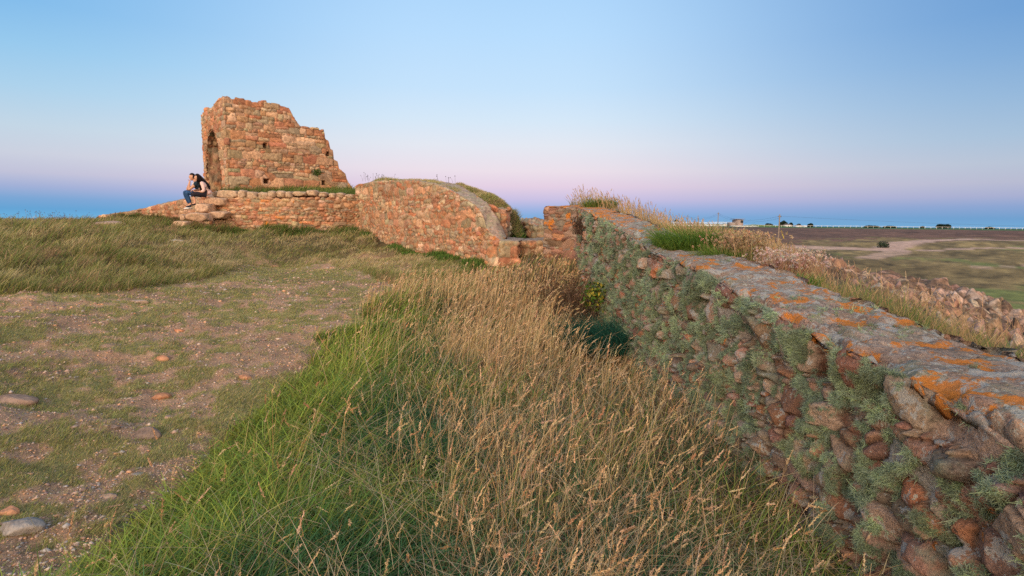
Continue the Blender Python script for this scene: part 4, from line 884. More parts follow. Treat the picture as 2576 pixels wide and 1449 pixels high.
shrub('umbel_stalks', 'dark dried umbels standing on top of the curved wall', at(945, 455, 20), g, 22, (.10, .30), .35, (.10, .07, .05), (.08, .06, .06), .02, 8, lean=.35)
shrub('umbel_stalks', 'three dark dried umbels on the grass bank against the sky', at(1125, 462, 16.9), g, 7, (.12, .26), .15, (.10, .07, .05), (.08, .06, .06), .02, 8, lean=.35)
for k, (u, v, D, n) in enumerate([(40, 566, 13.6, 16), (110, 563, 14.5, 34), (190, 559, 16.6, 26), (300, 556, 21, 14)]):
    shrub('dry_herb', ['dark dried stalks with small heads at the left end of the mound skyline', 'thick cluster of dried stalks on the mound skyline', 'sparse dried stalks where the mound begins to rise to the sloping wall', 'thin dried stalks below the low end of the sloping wall'][k], at(u, v, D), g, n, (.10, .36), .6, (.22, .15, .12), (.14, .09, .10), .016, 6, lean=.6)

# ------------------------------------------------------------------ loose rocks on the path
def chunk(acc, h, seed, colr, n=26):
    g = np.random.default_rng(seed); pn = g.normal(0, 1, (13, 3)); pn /= np.linalg.norm(pn, axis=1)[:, None]; pd = g.uniform(.62, .95, 13)
    th = np.linspace(0, 2 * math.pi, 2 * n + 1); ph = np.linspace(-math.pi / 2, math.pi / 2, n + 1); T, Ph = np.meshgrid(th, ph, indexing='ij')
    d = np.stack([np.cos(T) * np.cos(Ph), np.sin(T) * np.cos(Ph), np.sin(Ph)], -1)
    r = np.ones(T.shape)
    for k in range(13): q = d @ pn[k]; r = np.minimum(r, np.where(q > .05, pd[k] / np.maximum(q, .05), 9))
    r = r * (1 + .06 * (fbm(d[..., 0] * 4 + 9 + d[..., 2] * 3, d[..., 1] * 4 + 9, seed, 4) - .5) * 2)
    V = d * r[..., None] * np.array(h); V = V.reshape(-1, 3); acc.add(V, grid_quads(2 * n + 1, n + 1), col=np.tile(np.array(colr), (len(V), 1)), lich=-.03, orng=-.12)
def loose(u, v, w, h, label, seed, colr, D=None, dp=None):
    d = ray(u, v); p = None
    for D_ in np.geomspace(1.5, 30, 900):
        q = np.array([0, 0, EYE]) + d * (D_ / d[1])
        if q[2] <= H(q[0], q[1]): p = q; break
    sc = p[1] / F; a = Acc(); chunk(a, (w * sc / 2 * 1.2, (dp or w * .6) * sc / 2 * 1.2, h * sc / 2 * 1.3), seed + 3, colr)
    o = a.build('rock', M_wall, None, False); o.location = p; tag(o, label, 'rock')
pk = (.42, .215, .13); gy = (.27, .24, .22); db = (.20, .15, .13)
for u, v, w, h, lb, c in [(617, 955, 38, 22, 'orange pink angular rock near the edge of the green grass', pk), (408, 905, 34, 20, 'flat pink rock lying in the middle of the stony path', pk), (405, 1000, 46, 22, 'broad rusty rock half buried in the path', (.34, .17, .10)), (28, 1010, 110, 30, 'wide buried rock slab at the left edge of the path', (.33, .21, .15)), (372, 1098, 56, 40, 'dark grey mottled rock beside a small tuft on the path', db),
                           (425, 1052, 24, 14, 'small pale pink stone above the grey mottled rock', (.42, .27, .2)), (288, 1076, 26, 12, 'dark flat stone with a pale pebble beside it', db), (48, 1330, 110, 44, 'long grey rock low on the left side of the path', gy), (26, 1290, 44, 34, 'pink rock beside the long grey rock', pk), (66, 650, 26, 12, 'orange stone poking out of the rough mound grass', pk),
                           (450, 832, 26, 10, 'thin rusty stone far up the path', (.40, .18, .1)), (350, 760, 40, 12, 'pale rock ridge just below the mound', (.36, .26, .2)), (690, 672, 26, 9, 'small pink stone near the top of the path', pk), (280, 566, 80, 16, 'pale bare rock in the grass below the sloping wall', (.36, .25, .2)), (436, 608, 44, 9, 'whitish flat rock on the crest of the mound', (.42, .36, .31)), (275, 1250, 36, 14, 'pale brown stone on the gravel', (.34, .24, .18)), (350, 1195, 30, 12, 'small rounded grey stone on the gravel', gy)]:
    loose(u, v, w, h, lb, int(u) % 97, c)

# ------------------------------------------------------------------ PEOPLE
O_ = at(522, 496, 19.2)
def skin_body(chains):
    """chains: list of (points, radii); the first starts at the pelvis, later ones may reuse points by identical coordinates"""
    idx = {}; V = []; Rr = []; E_ = []
    for ptsc, rads in chains:
        prev = None
        for p, r in zip(ptsc, rads):
            k = tuple(np.round(p, 4))
            if k not in idx: idx[k] = len(V); V.append(p); Rr.append(r)
            if prev is not None and (prev, idx[k]) not in E_: E_.append((prev, idx[k]))
            prev = idx[k]
    me = bpy.data.meshes.new('t'); me.from_pydata(V, E_, []); o = bpy.data.objects.new('t', me); col.objects.link(o)
    md = o.modifiers.new('s', 'SKIN'); md.use_smooth_shade = True
    for k, r in enumerate(Rr): me.skin_vertices[0].data[k].radius = (r, r) if np.ndim(r) == 0 else r
    me.skin_vertices[0].data[0].use_root = True
    sb = o.modifiers.new('b', 'SUBSURF'); sb.levels = 2; sb.render_levels = 2
    dg = bpy.context.evaluated_depsgraph_get(); ev = o.evaluated_get(dg); m2 = bpy.data.meshes.new_from_object(ev)
    bpy.data.objects.remove(o); return m2
def join_mesh(name, m2, extra, mat, parent):
    V = np.array([v.co for v in m2.vertices]); Fc = [list(p.vertices) for p in m2.polygons]
    for (v, q) in extra: b_ = len(V); V = np.concatenate([V, v]); Fc += [[int(i) + b_ for i in f] for f in q]
    me = bpy.data.meshes.new(name); me.from_pydata([tuple(v) for v in V], [], Fc); me.materials.append(mat)
    me.polygons.foreach_set('use_smooth', np.ones(len(me.polygons), bool)); me.update()
    o = bpy.data.objects.new(name, me); col.objects.link(o); o.parent = parent; return o
def head(c, yaw, pitch, s=1.):
    """skull with brow, nose, lips, chin and ears; looks along -x before yaw"""
    n = 28; th = np.linspace(0, 2 * math.pi, 2 * n + 1); ph = np.linspace(-math.pi / 2, math.pi / 2, n + 1); T, Ph = np.meshgrid(th, ph, indexing='ij')
    x = np.cos(T) * np.cos(Ph); y = np.sin(T) * np.cos(Ph); z = np.sin(Ph)
    X = x * .098; Y = y * .076; Z = z * .118
    face = np.clip(-x, 0, 1)
    jaw = np.clip(-z, 0, 1); Y *= 1 - .28 * jaw; X = np.where(x > 0, X * (1 - .35 * jaw), X)
    gsn = lambda a, b, sa, sb: np.exp(-((y - a) / sa) ** 2 - ((z - b) / sb) ** 2) * face
    X -= .024 * gsn(0, -.12, .16, .16) + .010 * gsn(0, -.42, .28, .07) + .012 * gsn(0, -.78, .3, .16) + .008 * gsn(0, .22, .6, .1)
    X += .012 * gsn(.36, .05, .16, .1) + .012 * gsn(-.36, .05, .16, .1) + .006 * gsn(0, -.30, .4, .05)
    Y += np.sign(y) * .012 * np.exp(-((x - .02) / .16) ** 2 - ((z + .05) / .2) ** 2) * (np.abs(y) > .8)
    V = np.stack([X, Y, Z], -1).reshape(-1, 3) * s
    Mx = np.array(Matrix.Rotation(yaw, 3, 'Z') @ Matrix.Rotation(pitch, 3, 'Y')); return V @ Mx.T + np.asarray(c), grid_quads(2 * n + 1, n + 1), Mx
def shell(V, Mx, c, keep, grow):
    pass
Mskin = plain('skin_tone', (.55, .30, .20), .55, .06); Mjean = plain('blue_denim', (.025, .07, .17), .8, .3, 14); Mdark = plain('dark_cloth', (.018, .016, .024), .85); Mpink = plain('pale_pink_cloth', (.72, .50, .46), .85, .08); Mnavy = plain('navy_cloth', (.015, .03, .05), .85)
Mwhite = plain('white_rubber', (.75, .72, .70), .6, .05); Mshirt = plain('white_cloth', (.6, .58, .62), .85, .05)
def person(label, parts):
    e_ = empty('person', tuple(O_)); e_.rotation_euler.z = R(28.5); e_.scale = (.9, 1, 1); tag(e_, label, 'person'); return e_
def hair_cap(name, c, Mx, s, mat, parent, cut=lambda d: (d[..., 2] > .15) | ((d[..., 0] > .1) & (d[..., 2] > -.5)), g_=1.10):
    n = 30; th = np.linspace(0, 2 * math.pi, 2 * n + 1); ph = np.linspace(-math.pi / 2, math.pi / 2, n + 1); T, Ph = np.meshgrid(th, ph, indexing='ij')
    d = np.stack([np.cos(T) * np.cos(Ph), np.sin(T) * np.cos(Ph), np.sin(Ph)], -1)
    r = 1.0 * g_ + .05 * (fbm(T * 4, Ph * 4, 5, 3) - .5) + .05 * np.clip(d[..., 2], 0, 1)
    V = d * np.array([.100, .080, .118]) * s * r[..., None]; k = cut(d); mk = k[:-1, :-1] & k[1:, :-1] & k[1:, 1:] & k[:-1, 1:]
    V = V.reshape(-1, 3) @ Mx.T + np.asarray(c); o = npmesh(name, V, grid_quads(2 * n + 1, n + 1, mk), mat, parent, None, True)
    md = o.modifiers.new('thick', 'SOLIDIFY'); md.thickness = .012; return o
def hand(c, d, side, s=1.):
    """palm and five curled fingers as skin chains"""
    c = np.asarray(c, float); d = np.asarray(d, float); d /= np.linalg.norm(d); sv = np.array([0, 1, 0.]) * side; curl = np.cross(d, sv); ch = []
    pm_ = c + d * .04
    ch.append(([c, pm_], [.024, .030]))
    for k, (o_, L) in enumerate(((-.026, .060), (-.009, .07), (.009, .066), (.025, .052))):
        b_ = pm_ + d * .03 + sv * o_; ch.append(([pm_, b_, b_ + d * L * .4 + curl * .01, b_ + d * L * .6 + curl * .035, b_ + d * L * .45 + curl * .055], [.030, .010, .0095, .009, .007]))
    t0 = c + d * .015 - sv * .028; ch.append(([c, t0, t0 + d * .03 - sv * .012, t0 + d * .055 + curl * .015], [.024, .012, .010, .008]))
    return ch
# man (behind, further from the camera)
man = person('young man with short dark hair, elbows on knees and clasped hands at his mouth', None)
yo = .28
pel = (-.18, yo, .10); ch1 = (-.24, yo, .28); ch2 = (-.31, yo, .44); nk = (-.38, yo, .55); hb = (-.43, yo, .62)
HC = np.array([-.465, yo, .66])
def legc(y_, k, a_, t): return ([pel, (-.22, y_, .10), k, a_, t], [.13, .095, .062, .042, .038])
mch = [([pel, ch1, ch2, nk, hb], [.14, .145, .15, .058, .055]),
       legc(yo - .09, (-.68, yo - .09, .15), (-.55, yo - .10, -.25), (-.66, yo - .10, -.31)), legc(yo + .10, (-.76, yo + .10, .17), (-.60, yo + .12, -.27), (-.71, yo + .12, -.33)),
       ([ch2, (-.33, yo - .19, .44), (-.60, yo - .14, .22), (-.555, yo - .03, .455)], [.15, .068, .047, .030]), ([ch2, (-.33, yo + .19, .44), (-.66, yo + .13, .23), (-.565, yo + .03, .455)], [.15, .068, .047, .030])]
mch += hand((-.555, yo - .03, .455), (.1, .15, 1), -1) + hand((-.565, yo + .03, .455), (.1, -.1, 1), 1)
mb = skin_body(mch); hv, hq, hM = head(HC, 0.12, .1, 1.0)
join_mesh('body', mb, [(hv, hq)], Mskin, man)
hair_cap('hair', HC, hM, 1.0, M_hair, man, cut=lambda d: (d[..., 2] > .42) | ((d[..., 0] > .05) & (d[..., 2] > -.35)))
jb_ = skin_body([([pel, (-.20, yo, .2)], [.152, .15]), ([pel, (-.22, yo - .09, .10), (-.45, yo - .09, .125), (-.68, yo - .09, .15), (-.615, yo - .095, -.05), (-.56, yo - .10, -.22)], [.152, .108, .09, .078, .064, .055]), ([pel, (-.22, yo + .10, .10), (-.5, yo + .1, .135), (-.76, yo + .10, .17), (-.68, yo + .11, -.05), (-.605, yo + .12, -.24)], [.152, .108, .09, .078, .064, .055])]); join_mesh('jeans', jb_, [], Mjean, man)
tb_ = skin_body([([(-.19, yo, .17), ch1, ch2, (-.36, yo, .51)], [.158, .16, .165, .085]), ([ch2, (-.33, yo - .19, .44), (-.45, yo - .175, .34)], [.165, .085, .075]), ([ch2, (-.33, yo + .19, .44), (-.46, yo + .165, .34)], [.165, .085, .075])]); join_mesh('t_shirt', tb_, [], Mnavy, man)
sf = skin_body([([(-.40, yo, .30), (-.44, yo, .42), (-.41, yo, .50)], [.06, .065, .045])]); join_mesh('shirt_front', sf, [], Mshirt, man)
for s_, (ax, az, yy_) in enumerate(((-.56, -.27, yo - .10), (-.61, -.29, yo + .12))):
    sh = skin_body([([(ax + .03, yy_, az), (ax - .03, yy_, az - .03), (ax - .14, yy_, az - .065)], [(.052, .055), (.05, .045), (.042, .028)])]); so_ = join_mesh('shoe', sh, [], Mnavy, man)
    v_, q_ = box_vq((ax - .06, yy_, az - .095), (.125, .042, .014)); npmesh('sole', v_, q_, Mwhite, so_)
# woman (nearer), leaning against him
wom = person('young woman with very long dark hair and pale pink top, leaning against the man', None)
yw = -.02
wp = (0, yw, .11); w1 = (-.05, yw, .28); w2 = (-.14, yw, .42); wn = (-.22, yw + .03, .53); wh = (-.27, yw + .06, .58); WC = np.array([-.295, yw + .07, .635])
wch = [([wp, w1, w2, wn, wh], [.135, .115, .125, .048, .046]),
       ([wp, (-.05, yw - .09, .10), (-.46, yw - .10, .10), (-.40, yw - .12, -.20), (-.49, yw - .12, -.245)], [.135, .085, .056, .034, .03]), ([wp, (-.05, yw + .09, .10), (-.50, yw + .07, .12), (-.42, yw + .05, -.20), (-.51, yw + .05, -.25)], [.135, .085, .056, .034, .03]),
       ([w2, (-.14, yw - .16, .42), (-.10, yw - .20, .17), (-.33, yw - .10, .16)], [.125, .056, .042, .028]), ([w2, (-.18, yw + .16, .42), (-.30, yw + .20, .22), (-.42, yw + .06, .22)], [.125, .056, .042, .028])]
wch += hand((-.33, yw - .10, .16), (-1, .2, 0), -1) + hand((-.42, yw + .06, .22), (-1, -.2, -.1), 1)
wb = skin_body(wch); hv, hq, hM2 = head(WC, -.1, .12, .94); join_mesh('body', wb, [(hv, hq)], Mskin, wom)
# long hair: cap plus a sheet of strands falling down the back
hc_ = hair_cap('hair', WC, hM2, .97, M_hair, wom, cut=lambda d: (d[..., 2] > .35) | (d[..., 0] > -.15))
gg = np.random.default_rng(3); aH = Acc(); nH = 900
ang_ = gg.uniform(-1.7, 1.7, nH); st = WC + np.stack([.085 * np.cos(ang_), .085 * np.sin(ang_), gg.uniform(-.03, .09, nH)], 1)
endp = np.stack([-.02 + gg.uniform(-.02, .14, nH), yw - .02 + .16 * np.sin(ang_) * gg.uniform(.6, 1.1, nH), gg.uniform(.20, .36, nH)], 1)
fr = ang_ < -1.0; endp[fr] = np.stack([gg.uniform(-.24, -.12, fr.sum()), yw - .15 + gg.normal(0, .02, fr.sum()), gg.uniform(.16, .32, fr.sum())], 1)
midp = (st + endp) / 2 + np.array([.035, 0, .03]) + np.stack([0 * ang_, -.03 * (np.sin(ang_) < 0), 0 * ang_], 1); tt = np.linspace(0, 1, 7)[None, :, None]
cv = st[:, None] * (1 - tt) ** 2 + 2 * midp[:, None] * tt * (1 - tt) + endp[:, None] * tt ** 2; wd_ = np.array([.012, .013, .013, .012, .010, .007, .002])[None, :, None] * np.array([.7, .7, .3])
V = np.stack([cv - wd_, cv + wd_], 2).reshape(-1, 3); b_ = (np.arange(nH) * 14)[:, None]; Q = np.concatenate([b_ + [2 * k, 2 * k + 1, 2 * k + 3, 2 * k + 2] for k in range(6)])
npmesh('hair_strands', V, Q, M_hair, hc_)
tw_ = skin_body([([(.05, yw, .06), (.01, yw, .17), w1, w2, (-.19, yw + .02, .49)], [.165, .15, .14, .14, .07]), ([w2, (-.14, yw - .16, .42), (-.115, yw - .19, .28), (-.10, yw - .20, .19), (-.2, yw - .16, .17)], [.14, .075, .065, .062, .055]), ([w2, (-.18, yw + .16, .42), (-.30, yw + .20, .24)], [.14, .075, .06])]); join_mesh('pink_top', tw_, [], Mpink, wom)
tr_ = skin_body([([wp, (-.04, yw, .12)], [.15, .14]), ([wp, (-.05, yw - .09, .09), (-.27, yw - .10, .09), (-.46, yw - .10, .08), (-.43, yw - .11, -.03)], [.15, .11, .10, .09, .07]), ([wp, (-.05, yw + .09, .09), (-.28, yw + .08, .10), (-.50, yw + .07, .09), (-.46, yw + .06, -.04)], [.15, .11, .10, .09, .07])]); join_mesh('skirt', tr_, [], Mdark, wom)
for yy_ in (yw - .12, yw + .05):
    sh = skin_body([([(-.39, yy_, -.225), (-.44, yy_, -.245), (-.53, yy_, -.27)], [(.034, .035), (.036, .032), (.03, .022)])]); join_mesh('shoe', sh, [], Mdark, wom)

# ------------------------------------------------------------------ far plain
Mwood = plain('weathered_wood', (.24, .19, .15)); Mgw = plain('greenhouse_glass', (.62, .66, .70), .35, .05, .05); Mwht = plain('white_paint', (.78, .76, .72), .6, .05); Mroof = plain('grey_roof', (.20, .16, .15)); Mtree = blade_mat('dark_foliage'); Myel = plain('yellow_sleeve', (.65, .45, .04)); Mcon = plain('concrete', (.30, .24, .22)); Mwire = plain('wire', (.05, .05, .06)); Mdk = plain('dark_opening', (.03, .03, .035))
def gz(x, y): return float(H(x, y, False))
tops = []
def pole(u, vb, vt, D, label, rr_, arm=True):
    p = at(u, vb, D); q = at(u - 2, vt, D); e_ = empty('telegraph_pole', (p[0], p[1], min(p[2], gz(p[0], p[1])))); tag(e_, label, 'telegraph pole', 'wooden telegraph poles on the heath'); h = q[2] - e_.location.z
    v_, q_ = tube_vq([(0, 0, -.3), (0, 0, h * .5), (-.0, 0, h)], [rr_, rr_ * .85, rr_ * .7], 10); npmesh('shaft', v_, q_, Mwood, e_, None, True)
    if arm:
        v_, q_ = box_vq((0, 0, h - .55), (.55, .06, .07), .5); npmesh('crossarm', v_, q_, Mwood, e_)
        for s in (-.45, .45): v_, q_ = tube_vq([(s * .9, s * .48, h - .48), (s * .9, s * .48, h - .3)], [.05, .03], 8); npmesh('insulator', v_, q_, Mdk, e_)
    tops.append(np.array([e_.location.x, e_.location.y, e_.location.z + h - .4])); return e_
pole(1957, 613, 539, 130, 'nearest and tallest wooden telegraph pole standing in the heath', .17)
pole(1804.5, 588, 534, 205, 'thin telegraph pole left of the tallest one', .15)
pole(1729, 575, 540, 290, 'distant thin pole among the grass heads', .16, False)
pole(1686, 572, 541, 330, 'most distant thin pole near the greenhouse end', .16, False)
a = Acc()
for p0, p1 in zip(tops[:-1], tops[1:]):
    for s in (0, .5):
        t = np.linspace(0, 1, 30)[:, None]; c_ = p0 + (p1 - p0) * t - np.array([0, 0, 1]) * (4 * t * (1 - t)) * 1.6 - np.array([0, 0, s]); v_, q_ = tube_vq(c_, .016, 5); a.add(v_, q_)
p0 = tops[0]; p1 = p0 + np.array([120, -40, -1.]); t = np.linspace(0, 1, 30)[:, None]; v_, q_ = tube_vq(p0 + (p1 - p0) * t - np.array([0, 0, 1]) * (4 * t * (1 - t)) * 1.5, .012, 5); a.add(v_, q_)
wv_ = a.build('overhead_wires', Mwire); tag(wv_, 'sagging wires strung between the telegraph poles', 'wires')
p = at(1972, 600, 128); q = at(1965, 580, 130); v_, q_ = tube_vq([(0, 0, 0), q - p], .07, 8); o = npmesh('stay_guard', v_, q_, Myel); o.location = p; tag(o, 'yellow sleeve on the stay wire beside the tallest pole', 'stay guard')
def house(name, label, u0, u1, vb, vt, D, wallm, roofm, rh=.4, depth=12, cat='building', wins=0, grp=None):
    p0 = at(u0, vb, D); p1 = at(u1, vt, D); w = (p1[0] - p0[0]) / 2; h = p1[2] - p0[2]; e_ = empty(name, ((p0[0] + p1[0]) / 2, D, p0[2])); tag(e_, label, cat, grp)
    hw = h * (1 - rh); v_, q_ = box_vq((0, 0, hw / 2 - .8), (w, depth / 2, hw / 2 + .8)); npmesh('wall', v_, q_, wallm, e_)
    V = np.array([[-w * 1.02, -depth / 2 * 1.05, hw], [w * 1.02, -depth / 2 * 1.05, hw], [w * 1.02, depth / 2 * 1.05, hw], [-w * 1.02, depth / 2 * 1.05, hw], [-w * 1.02, 0, h], [w * 1.02, 0, h]])
    me = bpy.data.meshes.new('roof'); me.from_pydata([tuple(v) for v in V], [], [(0, 1, 5, 4), (2, 3, 4, 5), (0, 4, 3), (1, 2, 5), (0, 3, 2, 1)]); me.materials.append(roofm); o = bpy.data.objects.new('roof', me); col.objects.link(o); o.parent = e_
    for k in range(wins):
        xx = -w + (k + .5) * 2 * w / wins; v_, q_ = box_vq((xx, -depth / 2 - .06, hw * .5), (w / wins * .35, .08, hw * .22)); npmesh('window', v_, q_, Mdk, e_)
    return e_
ug = [1690, 1712, 1737, 1764, 1790, 1822, 1852]
for k, (u0, u1) in enumerate([(1662, 1742), (1690, 1800), (1790, 1850)]):
    house('greenhouse', ['white glasshouse at the left end of the far row', 'longest white glasshouse in the middle of the far row', 'white glasshouse behind the grey building'][k], u0, u1, 568, 559 - k * .3, 420 + k * 14, Mgw, Mgw, .45, 30, 'greenhouse', 0, 'white glasshouses on the skyline')
hb_ = house('flat_roofed_building', 'grey two storey block with a dark window on the skyline', 1848, 1863, 569, 552, 400, Mcon, Mroof, .05, 10, 'building', 0)
w_ = (at(1863, 552, 400)[0] - at(1848, 552, 400)[0]) / 2; hh_ = at(1855, 552, 400)[2] - at(1855, 569, 400)[2]
v_, q_ = box_vq((w_ * .45, -5.1, hh_ * .68), (w_ * .4, .1, hh_ * .17)); npmesh('window', v_, q_, Mdk, hb_)
v_, q_ = box_vq((-w_ * .1, 0, hh_ + .3), (w_ * 1.5, 5.5, .12)); npmesh('roof_slab', v_, q_, Mcon, hb_)
v_, q_ = box_vq((-w_ * 1.9, 0, hh_ * .25), (w_ * .9, 4, hh_ * .3)); npmesh('annexe', v_, q_, Mcon, hb_)
house('white_house', 'long low white building beside the flat roofed block', 1840, 1900, 571, 568, 395, Mwht, Mwht, .3, 8)
house('white_house', 'white house with dark trees round it on the skyline', 1974, 1986, 571.5, 563, 470, Mwht, Mroof, .4, 9, wins=2)
house('white_house', 'small white house right of the tree covered one', 2003, 2013, 572, 565.5, 480, Mwht, Mroof, .4, 9, wins=2)
house('white_house', 'tiny white gable right of the small white house', 2022, 2027, 572.3, 567, 485, Mwht, Mwht, .5, 7)
# green bank carrying the buildings' field edge
def tree(label, u, vb, w, h, D, g, n=700):
    p = at(u, vb, D); e_ = empty('tree', tuple(p)); tag(e_, label, 'tree', 'dark trees on the skyline'); W_ = w * D / F / 2; H__ = h * D / F
    v_, q_ = tube_vq([(0, 0, -.6), (0, 0, H__ * .5)], [.35, .2], 6); npmesh('trunk', v_, q_, Mwood, e_)
    d = g.normal(0, 1, (n, 3)); d /= np.linalg.norm(d, axis=1)[:, None]; k = g.random((n, 1)) ** .35; c = d * k * np.array([W_, W_ * .6, H__ * .48]); c[:, 2] += H__ * .52 + .3 * H__ * (fbm(c[:, 0] / W_ * 2 + u, c[:, 0] * 0, 3) - .5)
    s = .14 * H__; t1 = g.normal(0, 1, (n, 3)); t1 /= np.linalg.norm(t1, axis=1)[:, None]; t2 = np.cross(t1, g.normal(0, 1, (n, 3))); t2 /= np.linalg.norm(t2, axis=1)[:, None]
    V = np.stack([c - t1 * s, c - t2 * s * .6, c + t1 * s, c + t2 * s * .6], 1).reshape(-1, 3); cc = np.array([.018, .032, .02]) * g.uniform(.5, 1.6, (n, 1)); a = Acc(); a.add(V, np.arange(n)[:, None] * 4 + np.arange(4), col=np.repeat(cc, 4, 0)); a.build('crown', Mtree, e_)
g = np.random.default_rng(61)
for u, vb, w, h, D, lb in [(1700, 566, 10, 9, 440, 'dark tree above the first glasshouse'), (1708, 566, 8, 7, 445, 'low tree right of the tree above the first glasshouse'), (1934, 570, 20, 6, 470, 'low wide tree right of the tallest pole'), (1970, 571, 22, 10, 475, 'tall dark tree left of the tree covered white house'), (1989, 571, 10, 8, 478, 'rounded tree touching the right side of the white house'), (2009, 571, 10, 6, 490, 'small tree behind the small white house'), (2038, 572, 14, 7, 480, 'dark bushy tree right of the tiny white gable'),
                           (2193, 573.5, 40, 5, 520, 'longest low belt of dark trees on the skyline'), (2238, 574, 34, 4.5, 520, 'second low belt of dark trees beside the longest one'), (2320, 575, 10, 4.5, 500, 'single small tree left of the domed clump'), (2373, 576, 36, 9, 500, 'domed dark clump of trees standing alone'), (2490, 577.5, 24, 5, 510, 'flat dark clump nearest the right edge of the skyline')]:
    tree(lb, u, vb + 1, w, h * 1.5, D, g, 1300)
# racecourse rail
def gpr(u, D): return at(u, 575, D)[:2]
ru = np.linspace(1850, 2760, 64); rD = np.interp(ru, [1850, 2300, 2760], [400, 372, 330])
rp = []
for u, D in zip(ru, rD):
    x_, y_ = gpr(u, D); rp.append((x_, y_, gz(x_, y_)))
rp = np.array(rp); rl = empty('racecourse_rail', tuple(rp[0])); tag(rl, 'long low white rail on posts along the edge of the green track', 'fence')
v_, q_ = tube_vq(rp + np.array([0, 0, 1.15]) - rp[0], .075, 6); npmesh('top_rail', v_, q_, Mwht, rl)
v_, q_ = tube_vq([(0, 0, -.2), (0, 0, 1.1)], .07, 6)
pr = npmesh('post', v_, q_, Mwht, rl)
for k in range(1, len(rp)):
    c_ = pr.copy(); c_.location = rp[k] - rp[0]; c_.parent = rl; col.objects.link(c_)
hp = [at(u, v, 440) for u, v in ((1862, 570), (1875, 566), (1895, 564.5), (1925, 566), (1960, 568), (2010, 571.5))]
Vh = []
for p in hp: Vh += [(p[0], 415, p[2] - 4), (p[0], 425, p[2] - .4), (p[0], 440, p[2]), (p[0], 470, p[2] - 5)]
hm_ = npmesh('hill', Vh, grid_quads(6, 4), ground.data.materials[0], None, {'col': np.tile(np.array([.13, .19, .05]), (24, 1))}, True); tag(hm_, kind='structure')
# gorse bush by the track
gp_ = gp(2222, 622); leafy('gorse_bush', 'dark gorse bush beside the far pink track', (gp_[0], gp_[1], gz(*gp_) + .5), g, 500, np.array([1.3, 1.0, .8]), .16, [(.03, .05, .035), (.045, .07, .04)], 'bush')

# ------------------------------------------------------------------ light
w = bpy.data.worlds.new('World'); scene.world = w; w.use_nodes = True; nt = w.node_tree; nt.nodes.clear()
out = nt.nodes.new('ShaderNodeOutputWorld'); bg = nt.nodes.new('ShaderNodeBackground'); nt.links.new(bg.outputs[0], out.inputs[0])
tc = nt.nodes.new('ShaderNodeTexCoord'); sp = nt.nodes.new('ShaderNodeSeparateXYZ'); nt.links.new(tc.outputs['Generated'], sp.inputs[0])
SX, SY, SZ = sp.outputs
fac = mth(nt, 'MULTIPLY', SZ, 2.5)           # 0 at the horizon, 1 at about 24 degrees
def skyramp(stops): return ramp(nt, fac, [(p * 2.5, tuple(lin(c))) for p, c in stops])
cen = skyramp([(0, (118, 172, 218)), (.012, (128, 172, 220)), (.024, (158, 178, 224)), (.04, (198, 190, 226)), (.062, (226, 205, 226)), (.088, (234, 221, 232)), (.13, (226, 230, 240)), (.17, (212, 230, 246)), (.22, (196, 225, 250)), (.30, (182, 219, 252)), (.40, (165, 208, 248))])
lef = skyramp([(0, (105, 178, 224)), (.012, (96, 162, 212)), (.026, (118, 164, 212)), (.042, (158, 174, 214)), (.06, (190, 192, 216)), (.085, (200, 206, 222)), (.12, (192, 212, 228)), (.17, (168, 207, 234)), (.22, (146, 198, 235)), (.27, (124, 184, 232)), (.40, (100, 165, 225))])
rig = skyramp([(0, (112, 168, 212)), (.012, (108, 158, 206)), (.028, (135, 162, 208)), (.042, (164, 172, 208)), (.06, (180, 184, 208)), (.085, (180, 192, 212)), (.12, (164, 190, 216)), (.17, (144, 180, 216)), (.22, (124, 168, 214)), (.27, (106, 156, 210)), (.40, (90, 140, 200))])
zen = tuple(lin((95, 150, 215)))
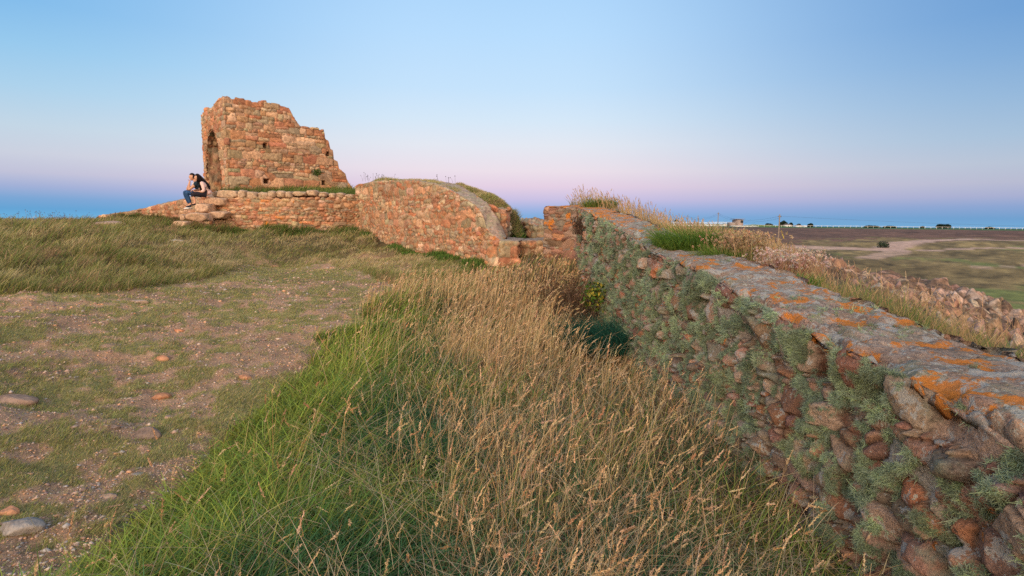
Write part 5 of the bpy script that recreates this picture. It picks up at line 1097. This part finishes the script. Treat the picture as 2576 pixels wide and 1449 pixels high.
hl = nt.nodes.new('ShaderNodeMapRange'); hl.interpolation_type = 'SMOOTHSTEP'; nt.links.new(SX, hl.inputs[0]); hl.inputs[1].default_value = -.12; hl.inputs[2].default_value = -.72
hr = nt.nodes.new('ShaderNodeMapRange'); hr.interpolation_type = 'SMOOTHSTEP'; nt.links.new(SX, hr.inputs[0]); hr.inputs[1].default_value = .05; hr.inputs[2].default_value = .72
c = mix(nt, hl.outputs[0], cen, lef); c = mix(nt, hr.outputs[0], c, rig)
# the western half of the sky behind the camera: brighter afterglow
west = ramp(nt, mth(nt, 'ADD', mth(nt, 'MULTIPLY', SZ, .9), .1), [(0, (.5, .3, .2)), (.1, (3.4, 2.0, 1.1)), (.25, (2.8, 2.0, 1.35)), (.5, (1.4, 1.3, 1.2)), (1, (.6, .72, .85))])
wb_ = nt.nodes.new('ShaderNodeMapRange'); wb_.interpolation_type = 'SMOOTHSTEP'; nt.links.new(SY, wb_.inputs[0]); wb_.inputs[1].default_value = .25; wb_.inputs[2].default_value = -.45
c = mix(nt, wb_.outputs[0], c, west)
sky = nt.nodes.new('ShaderNodeTexSky'); sky.sky_type = 'NISHITA'; sky.sun_disc = False; sky.sun_elevation = R(9); sky.sun_rotation = R(196)
sm = nt.nodes.new('ShaderNodeVectorMath'); sm.operation = 'SCALE'; nt.links.new(sky.outputs[0], sm.inputs[0]); sm.inputs['Scale'].default_value = .004
c = mix(nt, 1., c, sm.outputs[0], 'ADD')
nt.links.new(c, bg.inputs[0]); bg.inputs[1].default_value = 1.0
sl = bpy.data.lights.new('sun', 'SUN'); sl.energy = 2.3; sl.angle = R(22); sl.color = (1, .78, .58); so = bpy.data.objects.new('sun', sl); col.objects.link(so)
az_, el_ = R(198), R(19); dv = Vector((math.sin(az_) * math.cos(el_), math.cos(az_) * math.cos(el_), math.sin(el_))); so.rotation_euler = (-dv).to_track_quat('-Z', 'Y').to_euler()
scene.view_settings.view_transform = 'Standard'; scene.view_settings.look = 'None'; scene.view_settings.gamma = 1; scene.view_settings.exposure = 0
scene.cycles.use_denoising = False
scene.cycles.max_bounces = 6; scene.cycles.transparent_max_bounces = 4
